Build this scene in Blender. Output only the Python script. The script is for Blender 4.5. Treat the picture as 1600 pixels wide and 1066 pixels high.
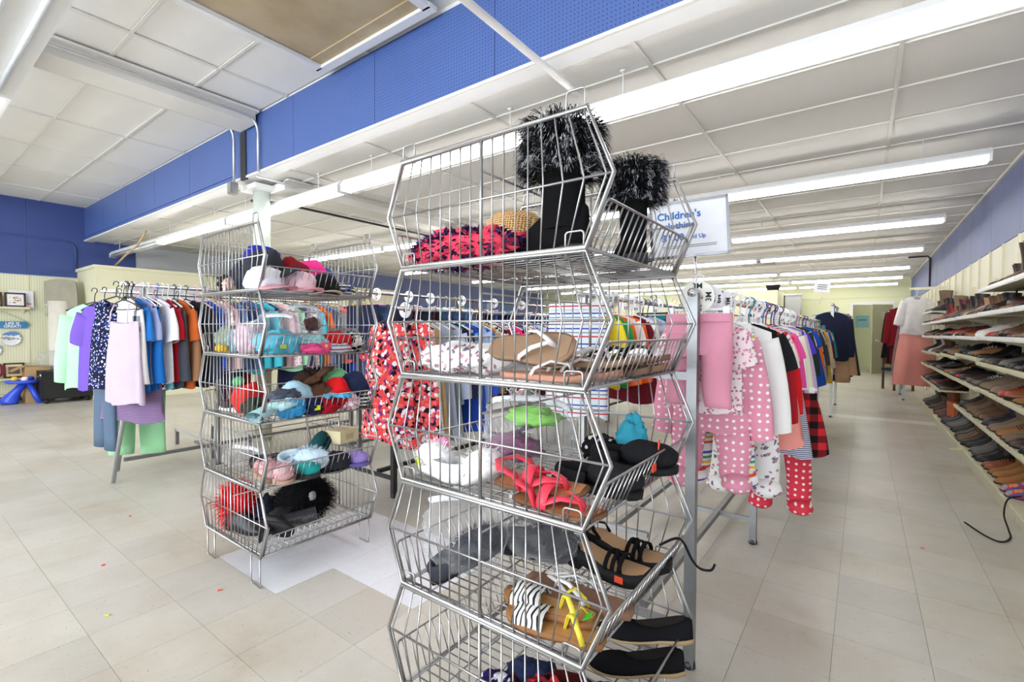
import bpy, math, random
from math import sin, cos, pi, radians, sqrt, atan2, tan
from mathutils import Vector, Matrix, noise as mnoise

random.seed(7)
S = bpy.context.scene
COL = S.collection
for o in list(bpy.data.objects):
    bpy.data.objects.remove(o)

# ------------------------------------------------------------------ camera, world, lights, exposure
YAW, PITCH, ROLL, FPX, CAMH = radians(36.4), radians(-1.3), radians(.28), 743.0, 1.25
fw = Vector((-sin(YAW)*cos(PITCH), cos(YAW)*cos(PITCH), sin(PITCH)))
r0 = Vector((cos(YAW), sin(YAW), 0)); u0 = r0.cross(fw)
rt = r0*cos(ROLL) + u0*sin(ROLL); up = u0*cos(ROLL) - r0*sin(ROLL)
cam = bpy.data.cameras.new('camera'); camo = bpy.data.objects.new('camera', cam); COL.objects.link(camo)
cam.sensor_width = 36; cam.lens = FPX/1600*36; cam.clip_start = .05; cam.clip_end = 100
M3 = Matrix((rt, up, -fw)).transposed().to_4x4(); M3.translation = (0, 0, CAMH)
camo.matrix_world = M3
S.camera = camo
S.view_settings.view_transform = 'Standard'; S.view_settings.look = 'None'
S.view_settings.gamma = 1; S.view_settings.use_curve_mapping = False
S.view_settings.exposure = 0.06
w = bpy.data.worlds.new('daylight'); S.world = w; w.use_nodes = True
w.node_tree.nodes['Background'].inputs[0].default_value = (.82, .9, 1, 1)
w.node_tree.nodes['Background'].inputs[1].default_value = 1.0
TUBE_EMIT = 13.0
al = bpy.data.lights.new('shop_front_daylight', 'AREA'); al.shape = 'RECTANGLE'; al.size = 9; al.size_y = 2.4
al.energy = 640; al.color = (.9, .95, 1)
alo = bpy.data.objects.new('shop_front_daylight', al); COL.objects.link(alo)
alo.location = (-3.5, -5.7, 1.7); alo.rotation_euler = (radians(90), 0, 0)

# ------------------------------------------------------------------ helpers
def lin(c):
    c = c/255
    return c/12.92 if c <= .04045 else ((c+.055)/1.055)**2.4
def C(*a):
    if len(a) == 1 and isinstance(a[0], str):
        h = a[0].lstrip('#'); a = [int(h[i:i+2], 16) for i in (0, 2, 4)]
    return (lin(a[0]), lin(a[1]), lin(a[2]), 1)
def V(*a): return Vector(a)

class MB:
    def __init__(s): s.v = []; s.f = []; s.flat = set()
    def add(s, vs, fs, flat=False):
        b = len(s.v); s.v += [tuple(p) for p in vs]
        for f in fs:
            if flat: s.flat.add(len(s.f))
            s.f.append(tuple(i+b for i in f))
    def box(s, c, d, rz=0, rx=0, ry=0):
        m = Matrix.Rotation(rz, 3, 'Z') @ Matrix.Rotation(ry, 3, 'Y') @ Matrix.Rotation(rx, 3, 'X')
        vs = []
        for x in (-1, 1):
            for y in (-1, 1):
                for z in (-1, 1):
                    vs.append(Vector(c) + m @ Vector((x*d[0]/2, y*d[1]/2, z*d[2]/2)))
        s.add(vs, [(0,1,3,2),(4,6,7,5),(0,4,5,1),(2,3,7,6),(0,2,6,4),(1,5,7,3)], True); return s
    def prism(s, poly, z0, z1, ax='Z'):
        n = len(poly)
        def q(p, z): return {'Z': (p[0], p[1], z), 'Y': (p[0], z, p[1]), 'X': (z, p[0], p[1])}[ax]
        s.add([q(p, z0) for p in poly]+[q(p, z1) for p in poly],
              [tuple(range(n-1, -1, -1)), tuple(range(n, 2*n))]+[(i, (i+1) % n, n+(i+1) % n, n+i) for i in range(n)], True); return s
    def tube(s, pts, r, n=6, closed=False, flat=1.0):
        pts = [Vector(p) for p in pts]; m = len(pts); vs = []; ref = None
        for i, p in enumerate(pts):
            a = pts[(i-1) % m] if (closed or i > 0) else p
            b = pts[(i+1) % m] if (closed or i < m-1) else p
            t = (b-a)
            if t.length < 1e-9: t = V(0, 0, 1)
            t.normalize()
            if ref is None:
                ref = V(0, 0, 1) if abs(t.z) < .9 else V(1, 0, 0)
            u = ref - t*ref.dot(t)
            if u.length < 1e-6: u = t.orthogonal()
            u.normalize(); ref = u; wv = t.cross(u)
            k = 1.0
            if 0 < i < m-1 or closed:
                d1 = (p-a).normalized() if (p-a).length > 1e-9 else t
                k = 1/max(.5, d1.dot(t))
            ri = r[i] if isinstance(r, (list, tuple)) else r
            for j in range(n):
                an = 2*pi*j/n + pi/n
                vs.append(p + u*(cos(an)*ri*k*flat) + wv*(sin(an)*ri*k))
        fs = []
        for i in range(m if closed else m-1):
            i2 = (i+1) % m
            for j in range(n):
                j2 = (j+1) % n
                fs.append((i*n+j, i*n+j2, i2*n+j2, i2*n+j))
        if not closed:
            fs.append(tuple(range(n-1, -1, -1))); fs.append(tuple((m-1)*n+j for j in range(n)))
        s.add(vs, fs); return s
    def loft(s, rings, cap0=True, cap1=True):
        n = len(rings[0]); vs = [p for r in rings for p in r]; fs = []
        for i in range(len(rings)-1):
            for j in range(n):
                fs.append((i*n+j, i*n+(j+1) % n, (i+1)*n+(j+1) % n, (i+1)*n+j))
        if cap0: fs.append(tuple(range(n-1, -1, -1)))
        if cap1: fs.append(tuple((len(rings)-1)*n+j for j in range(n)))
        s.add(vs, fs); return s
    def lathe(s, prof, n=16, c=(0, 0, 0), cap0=True, cap1=True):
        return s.loft([[(c[0]+r*cos(2*pi*j/n), c[1]+r*sin(2*pi*j/n), c[2]+z) for j in range(n)] for r, z in prof], cap0, cap1)
    def grid(s, fn, nu, nv):
        vs = [fn(i/nu, j/nv) for i in range(nu+1) for j in range(nv+1)]
        s.add(vs, [(i*(nv+1)+j, (i+1)*(nv+1)+j, (i+1)*(nv+1)+j+1, i*(nv+1)+j+1) for i in range(nu) for j in range(nv)]); return s
    def ribbon(s, pts, wdt, nrm, th=.003):
        pts = [Vector(p) for p in pts]; rings = []
        for i, p in enumerate(pts):
            t = (pts[min(i+1, len(pts)-1)]-pts[max(i-1, 0)]).normalized()
            nn = Vector(nrm(i/(len(pts)-1)) if callable(nrm) else nrm)
            sd = t.cross(nn).normalized(); n2 = sd.cross(t).normalized()
            ww = wdt(i/(len(pts)-1)) if callable(wdt) else wdt
            rings.append([p+sd*ww/2-n2*th/2, p+sd*ww/2+n2*th/2, p-sd*ww/2+n2*th/2, p-sd*ww/2-n2*th/2])
        return s.loft(rings)
    def blob(s, c, r, seed=0, amp=.25, fq=1.0, nu=14, nv=9, sq=1.0, flat_bottom=None):
        rings = []
        for j in range(nv+1):
            ph = -pi/2+pi*j/nv
            if j == 0: ph += .05
            if j == nv: ph -= .05
            rg = []
            for i in range(nu):
                th = 2*pi*i/nu
                d = V(cos(ph)*cos(th), cos(ph)*sin(th), sin(ph))
                k = 1+amp*mnoise.noise(d*fq*1.7+V(seed*3.1, seed*1.7, seed))+amp*.6*mnoise.noise(d*fq*4+V(seed, 5, 2))
                p = V(d.x*r[0]*k, d.y*r[1]*k, d.z*r[2]*k)
                if flat_bottom is not None: p.z = max(p.z, flat_bottom)
                rg.append(V(*c)+p)
            rings.append(rg)
        return s.loft(rings)
    def crumple(s, amp=.012, fq=16, seed=0):
        out = []
        for p in s.v:
            q = Vector(p)*fq+V(seed*2.3, seed, seed*.7); d = mnoise.noise_vector(q)+mnoise.noise_vector(q*2.3)*.5
            out.append(tuple(Vector(p)+d*amp))
        s.v = out; return s
    def mesh(s, name, smooth=True):
        me = bpy.data.meshes.new(name); me.from_pydata(s.v, [], s.f); me.update()
        if smooth:
            fl = [i not in s.flat for i in range(len(s.f))]
            me.polygons.foreach_set('use_smooth', fl)
        return me
    def build(s, name, mat=None, parent=None, col=None, loc=None, smooth=True, kind=None, label=None):
        return put(s.mesh(name, smooth), name, mat, parent, col, loc, kind, label)

def put(me, name, mat=None, parent=None, col=None, loc=None, kind=None, label=None):
    if not me.materials: me.materials.append(mat)
    o = bpy.data.objects.new(name, me); COL.objects.link(o)
    if mat is not None and me.materials[0] != mat:
        o.material_slots[0].link = 'OBJECT'; o.material_slots[0].material = mat
    if parent: o.parent = parent
    if col is not None: o.color = col
    if loc is not None: o.location = loc
    if kind: o['kind'] = kind
    if label: o['label'] = label
    return o
def thing(name, label, cat, loc=(0, 0, 0), rz=0, group=None, rx=0, ry=0):
    o = bpy.data.objects.new(name, None); COL.objects.link(o); o.empty_display_size = .1
    o.location = loc; o.rotation_euler = (rx, ry, rz); o['label'] = label; o['category'] = cat
    if group: o['group'] = group
    return o
def tag(o, label, cat, group=None):
    o['label'] = label; o['category'] = cat
    if group: o['group'] = group
    return o
def copy_thing(root, loc, rz, label=None, group=None, rx=0, ry=0):
    r = root.copy(); COL.objects.link(r); r.location = loc; r.rotation_euler = (rx, ry, rz)
    if label: r['label'] = label
    if group: r['group'] = group
    for ch in list(root.children):
        c = ch.copy(); COL.objects.link(c); c.parent = r
        for g in ch.children:
            d = g.copy(); COL.objects.link(d); d.parent = c
    return r
ONES = ['zeroth','first','second','third','fourth','fifth','sixth','seventh','eighth','ninth','tenth','eleventh','twelfth','thirteenth','fourteenth','fifteenth','sixteenth','seventeenth','eighteenth','nineteenth']
def nth(n):
    if n < 20: return ONES[n]
    t = ['','','twenty','thirty','forty','fifty','sixty','seventy','eighty','ninety'][n//10]
    if n % 10 == 0: return t[:-1]+'ieth'
    return t+'-'+ONES[n % 10]
def text_mesh(body, size, name='lettering', ext=.0008, align='CENTER', bold=.02):
    cu = bpy.data.curves.new(name, 'FONT'); cu.body = body; cu.size = size; cu.extrude = ext; cu.offset = bold*size; cu.align_x = align; cu.align_y = 'CENTER'
    cu.resolution_u = 3
    o = bpy.data.objects.new(name, cu); COL.objects.link(o)
    me = bpy.data.meshes.new_from_object(o.evaluated_get(bpy.context.evaluated_depsgraph_get()))
    bpy.data.objects.remove(o); bpy.data.curves.remove(cu)
    return me

# ------------------------------------------------------------------ materials
class NT:
    def __init__(s, name):
        s.m = bpy.data.materials.new(name); s.m.use_nodes = True; s.t = s.m.node_tree
        s.b = s.t.nodes['Principled BSDF']; s.out = s.t.nodes['Material Output']
    def n(s, ty, **kw):
        nd = s.t.nodes.new(ty)
        for k, v in kw.items():
            if k.startswith('_'): nd.inputs[k[1:]].default_value = v
            else: setattr(nd, k, v)
        return nd
    def l(s, a, b): s.t.links.new(a, b)
    def math(s, op, a, b=None):
        m = s.n('ShaderNodeMath', operation=op)
        for i, x in enumerate((a, b)):
            if x is None: continue
            if isinstance(x, (int, float)): m.inputs[i].default_value = x
            else: s.l(x, m.inputs[i])
        return m.outputs[0]
    def mix(s, fac, a, b, blend='MIX'):
        m = s.n('ShaderNodeMix', data_type='RGBA', blend_type=blend)
        for sock, x in ((m.inputs[0], fac), (m.inputs[6], a), (m.inputs[7], b)):
            if isinstance(x, (int, float)): sock.default_value = x
            elif isinstance(x, (tuple, list)): sock.default_value = x
            else: s.l(x, sock)
        return m.outputs[2]
    def ramp(s, fac, stops, interp='CONSTANT'):
        r = s.n('ShaderNodeValToRGB'); r.color_ramp.interpolation = interp
        e = r.color_ramp.elements
        while len(e) < len(stops): e.new(.5)
        for el, (p, c) in zip(e, stops): el.position = p; el.color = c if len(c) == 4 else (*c, 1)
        s.l(fac, r.inputs[0]); return r.outputs[0]
    def noise(s, vec, scale, detail=3, rough=.55):
        nz = s.n('ShaderNodeTexNoise'); nz.inputs['Scale'].default_value = scale; nz.inputs['Detail'].default_value = detail
        nz.inputs['Roughness'].default_value = rough
        if vec is not None: s.l(vec, nz.inputs['Vector'])
        return nz.outputs[0]
    def bump(s, h, dist=.002, st=.5):
        b = s.n('ShaderNodeBump'); b.inputs['Strength'].default_value = st; b.inputs['Distance'].default_value = dist
        s.l(h, b.inputs['Height']); s.l(b.outputs[0], s.b.inputs['Normal'])
    def coord(s, k='Object'): return s.n('ShaderNodeTexCoord').outputs[k]
    def xyz(s, vec):
        x = s.n('ShaderNodeSeparateXYZ'); s.l(vec, x.inputs[0]); return x.outputs
    def fin(s, col=None, rough=.6, metal=0, spec=.5):
        if col is not None:
            if isinstance(col, tuple): s.b.inputs['Base Color'].default_value = col
            else: s.l(col, s.b.inputs['Base Color'])
        s.b.inputs['Roughness'].default_value = rough; s.b.inputs['Metallic'].default_value = metal
        s.b.inputs['Specular IOR Level'].default_value = spec
        return s.m

def plain(name, col, rough=.5, metal=0, var=.08, scale=8, bump=0, spec=.5):
    t = NT(name); c = t.coord()
    nz = t.noise(c, scale)
    dark = tuple(x*(1-var*2) for x in col[:3])+(1,)
    cc = t.mix(nz, dark, tuple(min(1, x*(1+var)) for x in col[:3])+(1,))
    if bump: t.bump(t.noise(c, scale*12), bump)
    return t.fin(cc, rough, metal, spec)
def objmat(name, rough=.9, weave=260, spec=.2, var=.25, bump=.0006, sheen=0):
    t = NT(name); c = t.coord(); oi = t.n('ShaderNodeObjectInfo').outputs['Color']
    nz = t.noise(c, 6, 4); fine = t.noise(c, weave, 1)
    f = t.math('MULTIPLY_ADD', nz, var); f.node.inputs[2].default_value = 1-var*.5
    mul = t.n('ShaderNodeMix', data_type='RGBA', blend_type='MULTIPLY'); mul.inputs[0].default_value = 1
    t.l(oi, mul.inputs[6]); t.l(f, mul.inputs[7])
    if bump: t.bump(fine, bump, .6)
    if sheen: t.b.inputs['Sheen Weight'].default_value = sheen
    return t.fin(mul.outputs[2], rough, 0, spec)
def cloth_out(t, col):
    c = t.coord(); f = t.noise(c, 6, 4)
    k = t.math('MULTIPLY_ADD', f, .25); k.node.inputs[2].default_value = .88
    mul = t.n('ShaderNodeMix', data_type='RGBA', blend_type='MULTIPLY'); mul.inputs[0].default_value = 1
    t.l(col, mul.inputs[6]); t.l(k, mul.inputs[7]); t.bump(t.noise(c, 260, 1), .0006, .6)
    return t.fin(mul.outputs[2], .9, 0, .2)
def flatvec(t, ax='xz', sc=1.0, warp=0):
    c = t.coord(); o = t.xyz(c); cb = t.n('ShaderNodeCombineXYZ'); d = {'x': 0, 'y': 1, 'z': 2}
    a, b = o[d[ax[0]]], o[d[ax[1]]]
    if warp:
        wv = t.noise(c, 9, 2); wv2 = t.math('SUBTRACT', wv, .5); wv3 = t.math('MULTIPLY', wv2, warp)
        a = t.math('ADD', a, wv3); b = t.math('ADD', b, wv3)
    t.l(t.math('MULTIPLY', a, sc), cb.inputs[0]); t.l(t.math('MULTIPLY', b, sc), cb.inputs[1])
    return cb.outputs[0]
def vor(t, vec, sc, rnd=1.0, feature='F1'):
    v = t.n('ShaderNodeTexVoronoi', voronoi_dimensions='2D', feature=feature); v.inputs['Scale'].default_value = sc
    v.inputs['Randomness'].default_value = rnd; t.l(vec, v.inputs['Vector']); return v.outputs
def floral(name, base, cols, sc=14, size=.42, ax='xz'):
    t = NT(name); vec = flatvec(t, ax, 1, .05); col = base
    first = True
    for i, cc in enumerate(cols):
        mp = t.n('ShaderNodeMapping'); mp.inputs['Location'].default_value = (i*3.3, i*1.7, 0); t.l(vec, mp.inputs[0])
        o = vor(t, mp.outputs[0], sc*(1+.22*i)); d = o['Distance']; rnd = t.xyz(o['Color'])[0]
        petals = t.noise(mp.outputs[0], sc*3.2, 2)
        dd = t.math('ADD', d, t.math('MULTIPLY', t.math('SUBTRACT', petals, .5), .7))
        m = t.math('MULTIPLY', t.math('LESS_THAN', dd, size), t.math('GREATER_THAN', rnd, .35))
        col = t.mix(m, col, cc)
    return cloth_out(t, col)
def dots(name, base, dot, sc=32, size=.28, rnd=.15):
    t = NT(name); o = vor(t, flatvec(t), sc, rnd)
    return cloth_out(t, t.mix(t.math('LESS_THAN', o['Distance'], size), base, dot))
def stripes(name, stops, freq, axis=2):
    t = NT(name); x = t.xyz(t.coord())[axis]
    f = t.math('FRACT', t.math('ADD', t.math('MULTIPLY', x, freq), 50))
    return cloth_out(t, t.ramp(f, stops))
def plaid(name, a, b, cmid, freq=9):
    t = NT(name); o = t.xyz(t.coord())
    fx = t.math('LESS_THAN', t.math('FRACT', t.math('ADD', t.math('MULTIPLY', o[0], freq), 50)), .5)
    fz = t.math('LESS_THAN', t.math('FRACT', t.math('ADD', t.math('MULTIPLY', o[2], freq), 50)), .5)
    s_ = t.math('MULTIPLY', t.math('ADD', fx, fz), .5)
    return cloth_out(t, t.ramp(s_, [(0, a), (.3, cmid), (.7, b)]))

WHITE = C(240, 240, 238)
m_cloth = objmat('woven_cloth'); m_knit = objmat('knit_cloth', weave=90, bump=.003, var=.35); m_fleece = objmat('fleece', weave=60, bump=.006, var=.4)
m_leather = objmat('shoe_leather', rough=.42, weave=120, spec=.5, var=.35, bump=.0005)
m_suede = objmat('shoe_suede', rough=.95, weave=200, spec=.1, var=.35)
m_rubber = objmat('rubber', rough=.7, weave=60, spec=.3, var=.15, bump=.0003)
m_plastic = objmat('hanger_plastic', rough=.35, weave=20, spec=.5, var=.05, bump=0)
m_chrome = plain('chrome', (.72, .72, .73, 1), .18, 1, .03)
m_steel = plain('galvanised_steel', (.33, .34, .35, 1), .42, 1, .1, 20)
m_wire = plain('zinc_wire', (.44, .44, .445, 1), .3, 1, .08, 30)
m_alu = plain('bright_aluminium', (.66, .67, .68, 1), .4, .8, .08, 20)
m_darksteel = plain('dark_steel', (.05, .05, .055, 1), .4, .6, .1)
m_white = plain('white_enamel', C(236, 237, 238), .4, 0, .02)
m_card = plain('white_card', C(236, 238, 245), .6, 0, .01)
m_cream = plain('cream_paint', C(229, 226, 196), .55, 0, .04, 3)
m_shelf = plain('shelf_enamel', C(214, 211, 184), .45, 0, .06, 5)
m_wood = plain('brown_wood', C(92, 58, 36), .5, 0, .25, 12)
m_board = plain('carton_board', C(190, 156, 110), .8, 0, .1, 9)
m_black = plain('black_matter', C(22, 22, 24), .6, 0, .1)
m_tagy = plain('yellow_sticker', C(222, 240, 40), .6); m_tago = plain('orange_sticker', C(250, 84, 50), .6); m_tagg = plain('green_sticker', C(70, 220, 60), .6)
m_letblue = plain('blue_print', C(36, 112, 196), .6, 0, 0); m_letblk = plain('black_print', C(25, 25, 30), .6, 0, 0)
def emitter(name, col, st):
    t = NT(name); t.b.inputs['Base Color'].default_value = (.9, .9, .9, 1)
    t.b.inputs['Emission Color'].default_value = col; t.b.inputs['Emission Strength'].default_value = st; return t.m
m_tube = emitter('lit_tube', (1, .97, .92, 1), TUBE_EMIT)
def glassy(name, tint=(.97, .97, .98, 1), cover=.06, rough=.05):
    t = NT(name); tr = t.n('ShaderNodeBsdfTransparent'); tr.inputs[0].default_value = tint
    mx = t.n('ShaderNodeMixShader'); lw = t.n('ShaderNodeLayerWeight'); lw.inputs[0].default_value = .35
    f = t.math('MULTIPLY_ADD', lw.outputs['Facing'], .38); f.node.inputs[2].default_value = cover*.5
    t.l(f, mx.inputs[0]); t.l(tr.outputs[0], mx.inputs[1]); t.l(t.b.outputs[0], mx.inputs[2]); t.l(mx.outputs[0], t.out.inputs[0])
    t.bump(t.noise(t.coord(), 28, 3), .012, .8)
    t.b.inputs['Base Color'].default_value = (.9, .92, .95, 1); t.b.inputs['Roughness'].default_value = rough
    return t.m
m_film = glassy('clear_plastic_film')

def floor_mat():
    t = NT('vinyl_tile'); oi = t.n('ShaderNodeObjectInfo').outputs['Color']; g = t.n('ShaderNodeNewGeometry')
    pos = g.outputs['Position']; isl = g.outputs['Random Per Island']
    rf = t.n('ShaderNodeObjectInfo').outputs['Random']
    cell = t.math('MULTIPLY_ADD', t.math('FRACT', t.math('ADD', isl, rf)), .06); cell.node.inputs[2].default_value = .96
    mp = t.n('ShaderNodeMapping'); mp.inputs['Scale'].default_value = (1, 3.5, 1); t.l(pos, mp.inputs[0])
    fleck = t.ramp(t.noise(mp.outputs[0], 42, 2), [(0, (1, 1, 1)), (.66, (1, 1, 1)), (.73, (.58, .53, .47))], 'LINEAR')
    dirt = t.ramp(t.noise(pos, 1.3, 6, .64), [(0, (.60, .54, .44)), (.30, (.74, .70, .62)), (.42, (.90, .88, .84)), (.58, (1, 1, 1))], 'LINEAR')
    a = t.mix(1, oi, fleck, 'MULTIPLY'); b = t.mix(1, a, dirt, 'MULTIPLY')
    m = t.n('ShaderNodeMix', data_type='RGBA', blend_type='MULTIPLY'); m.inputs[0].default_value = 1
    t.l(b, m.inputs[6]); t.l(cell, m.inputs[7])
    t.fin(m.outputs[2], .3, 0, .45)
    rr = t.math('MULTIPLY_ADD', t.noise(pos, 2.2, 4), .3); rr.node.inputs[2].default_value = .2
    t.l(rr, t.b.inputs['Roughness']); return t.m
m_tile = floor_mat()
m_grout = plain('tile_joint', C(120, 110, 95), .9)
def ceil_mat():
    t = NT('mineral_ceiling_tile'); oi = t.n('ShaderNodeObjectInfo'); c = t.n('ShaderNodeNewGeometry').outputs['Position']
    st = t.ramp(t.noise(c, .5, 5), [(0, (.86, .82, .74)), (.4, (.97, .96, .94)), (.55, (1, 1, 1))], 'LINEAR')
    t.bump(t.noise(c, 130, 3), .004, .5)
    return t.fin(t.mix(1, oi.outputs['Color'], st, 'MULTIPLY'), .95, 0, .1)
m_ceil = ceil_mat()
m_tee = plain('ceiling_grid', C(232, 230, 224), .5, 0, .03)
def peg_mat(name, col, rough=.45, sp=39.4, axes='xz'):
    t = NT(name); c = t.n('ShaderNodeNewGeometry').outputs['Position']; o = t.xyz(c); d = {'x': 0, 'y': 1, 'z': 2}
    fa = t.math('SUBTRACT', t.math('FRACT', t.math('ADD', t.math('MULTIPLY', o[d[axes[0]]], sp), 900)), .5)
    fb = t.math('SUBTRACT', t.math('FRACT', t.math('ADD', t.math('MULTIPLY', o[d[axes[1]]], sp), 900)), .5)
    r = t.math('SQRT', t.math('ADD', t.math('MULTIPLY', fa, fa), t.math('MULTIPLY', fb, fb)))
    hole = t.math('LESS_THAN', r, .15)
    nz = t.noise(c, 1.3, 4)
    base = t.mix(nz, tuple(x*.88 for x in col[:3])+(1,), tuple(min(1, x*1.06) for x in col[:3])+(1,))
    hc = tuple(x*.25 for x in col[:3])+(1,)
    return t.fin(t.mix(hole, base, hc), rough, 0, .4)
BLUE = C(78, 104, 166)
m_pegblue = peg_mat('blue_pegboard_beam', BLUE, .38, 39.4, 'xz')
m_pegblue_y = peg_mat('blue_pegboard_wall', C(66, 84, 146), .5, 39.4, 'yz')
m_pegcream = peg_mat('cream_pegboard', C(230, 230, 200), .6, 30, 'yz')
m_wallblue = plain('pale_blue_paint', C(122, 134, 182), .6, 0, .08, 2)
m_slat = plain('cream_slat_panel', C(238, 235, 212), .5, 0, .03, 3)
m_green = plain('pale_green_paint', C(232, 235, 196), .6, 0, .03, 2)
m_doorp = plain('olive_door_paint', C(176, 172, 138), .5, 0, .08, 3)
m_greywall = plain('grey_paint', C(205, 208, 214), .7, 0, .04, 2)
m_stain = NT('water_stained_board')
_c = m_stain.coord(); m_stain = m_stain.fin(m_stain.ramp(m_stain.noise(_c, 1.6, 5, .6), [(0, C(150, 128, 96)), (.45, C(178, 160, 128)), (.62, C(192, 176, 148)), (1, C(170, 140, 110))], 'LINEAR'), .8)

# ------------------------------------------------------------------ room shell
LX, RX, BY, FY, BEAMY, ZL, ZH = -11.7, 1.14, 18.3, -6.0, 2.43, 2.86, 3.47
def struct(mb, name, mat, parent=None, col=None, smooth=False):
    o = mb.build(name, mat, parent, col, smooth=smooth)
    if parent is None: o['kind'] = 'structure'
    return o
floor = struct(MB().box(((LX+RX)/2, (FY+BY)/2, -.055), (RX-LX+.4, BY-FY+.4, .1)), 'floor', m_grout)
# floor tiles: the nearest ones in view are single pieces
TS = .305; TX0, TY0 = -2.82, .21
tile_mb = MB(); e = .0012
tile_mb.box((0, 0, -.0025), (TS-e, TS-e, .005))
tile_me = tile_mb.mesh('tile', False)
def inview(p, m=40):
    d = Vector(p)-Vector((0, 0, CAMH)); z = d.dot(fw)
    if z < .2: return None
    u, v = 800+FPX*d.dot(rt)/z, 533-FPX*d.dot(up)/z
    return z if (-m < u < 1600+m and -m < v < 1066+m) else None
tiles = []
for i in range(-30, 14):
    for j in range(-21, 60):
        x, y = TX0+(i+.5)*TS, TY0+(j+.5)*TS
        if LX < x < RX and FY < y < BY:
            z = inview((x, y, 0), 60)
            tiles.append((z if z else 1e3+abs(y), x, y))
tiles.sort()
BASET = C(199, 195, 187)
rt_ = random.Random(3)
def tile_col(x, y):
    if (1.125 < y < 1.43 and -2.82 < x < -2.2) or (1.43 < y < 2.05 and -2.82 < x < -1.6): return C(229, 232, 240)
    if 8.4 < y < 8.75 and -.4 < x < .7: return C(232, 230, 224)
    k = rt_.choice([1, 1, 1, 1, .985, .965, 1.02, .95]); wr = rt_.uniform(-.012, .014)
    return (BASET[0]*k*(1+wr), BASET[1]*k, BASET[2]*k*(1-wr*1.6), 1)
rest = MB()
for n, (z, x, y) in enumerate(tiles):
    if n < 280 or (8.4 < y < 8.75 and -.4 < x < .7):
        put(tile_me, 'tile', m_tile, floor, tile_col(x, y), (x, y, 0))
    else:
        rest.add([(x-TS/2+e/2, y-TS/2+e/2, 0), (x+TS/2-e/2, y-TS/2+e/2, 0), (x+TS/2-e/2, y+TS/2-e/2, 0), (x-TS/2+e/2, y+TS/2-e/2, 0)], [(0, 1, 2, 3)])
rest.build('far_tiles', m_tile, floor, BASET, kind='stuff', smooth=False)

ceiling = struct(MB().box(((LX+RX)/2, (BEAMY+.05+BY)/2, ZL+.09), (RX-LX+.3, BY-BEAMY-.05, .1)), 'ceiling', m_tee)
ceil_hi = struct(MB().box(((LX+RX)/2, (FY+BEAMY)/2, ZH+.09), (RX-LX+.3, BEAMY-FY+.1, .1)), 'ceiling.001', m_tee)
def ceiling_grid(parent, x0, sx, y0, sy, xa, xb, ya, yb, z, skip=lambda x, y: False, cols=None):
    g = .012
    me = MB().box((0, 0, .03), (sx-2*g, sy-2*g, .02)).mesh('ceiling_tile', False)
    L = []
    i = math.floor((xa-x0)/sx)
    while x0+i*sx < xb:
        j = math.floor((ya-y0)/sy)
        while y0+j*sy < yb:
            xl, xr = max(xa, x0+i*sx), min(xb, x0+(i+1)*sx); yl, yr = max(ya, y0+j*sy), min(yb, y0+(j+1)*sy)
            if xr-xl > .05 and yr-yl > .05 and not skip((xl+xr)/2, (yl+yr)/2):
                q = inview(((xl+xr)/2, (yl+yr)/2, z), 150)
                L.append((q if q else 500, xl, xr, yl, yr))
            j += 1
        i += 1
    L.sort(); st = MB(); rc = random.Random(5)
    for n, (q, xl, xr, yl, yr) in enumerate(L):
        full = abs(xr-xl-sx) < 1e-3 and abs(yr-yl-sy) < 1e-3
        k = rc.uniform(.95, 1.0); tn = rc.uniform(0, .02)
        c = (.92*k, (.91-tn*.3)*k, (.885-tn)*k, 1)
        if n < 230 and q < 400:
            if full: put(me, 'ceiling_tile', m_ceil, parent, c, ((xl+xr)/2, (yl+yr)/2, z+rc.uniform(-.002, .003)))
            else: MB().box((0, 0, .03), (xr-xl-2*g, yr-yl-2*g, .02)).build('ceiling_tile', m_ceil, parent, c, ((xl+xr)/2, (yl+yr)/2, z))
        else:
            st.box(((xl+xr)/2, (yl+yr)/2, z+.03), (xr-xl-2*g, yr-yl-2*g, .02))
    if st.v: st.build('far_ceiling_tiles', m_ceil, parent, (.84, .83, .8, 1), kind='stuff')
    i = math.ceil((xa-x0)/sx)
    while x0+i*sx < xb:
        MB().box((x0+i*sx, (ya+yb)/2, z+.012), (.024, yb-ya, .012)).build('grid_bar', m_tee, parent); i += 1
    j = math.ceil((ya-y0)/sy)
    while y0+j*sy < yb:
        MB().box(((xa+xb)/2, y0+j*sy, z+.014), (xb-xa, .022, .010)).build('grid_bar', m_tee, parent); j += 1
ceiling_grid(ceiling, .15, 1.22, 2.88, .61, LX, RX, BEAMY+.14, BY, ZL)
HX0, HX1, HY0, HY1 = -3.69, -2.46, .45, 2.30
ceiling_grid(ceil_hi, -3.25, 1.24, 1.22, .61, LX, RX, FY, BEAMY, ZH, lambda x, y: HX0 < x < HX1 and HY0 < y < HY1+.1)
# stained access panel in the high ceiling
ap = thing('ceiling_access_panel', 'large brown water-stained board panel set in the high white ceiling', 'panel', ((HX0+HX1)/2, (HY0+HY1)/2, ZH-.02))
wx, wy = HX1-HX0, HY1-HY0
MB().box((0, 0, 0.03), (wx-.02, wy-.02, .015)).build('board', m_stain, ap)
for cx, cy, sx, sy in ((0, wy/2+.02, wx+.14, .07), (0, -wy/2-.02, wx+.14, .07), (-wx/2-.03, 0, .07, wy), (wx/2+.03, 0, .07, wy)):
    MB().box((cx, cy, 0), (sx, sy, .03)).build('trim_strip', m_white, ap)
for cy in (wy/2-.06,): MB().box((0, cy, .016), (wx-.03, .1, .012)).build('lap_strip', m_stain, ap)

tag(MB().box((-2.05, 12.6, ZL-.004), (.7, .55, .012)).build('broken_ceiling_patch', m_wood), 'brown broken patch in the far ceiling near the end lights', 'ceiling patch')
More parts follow.
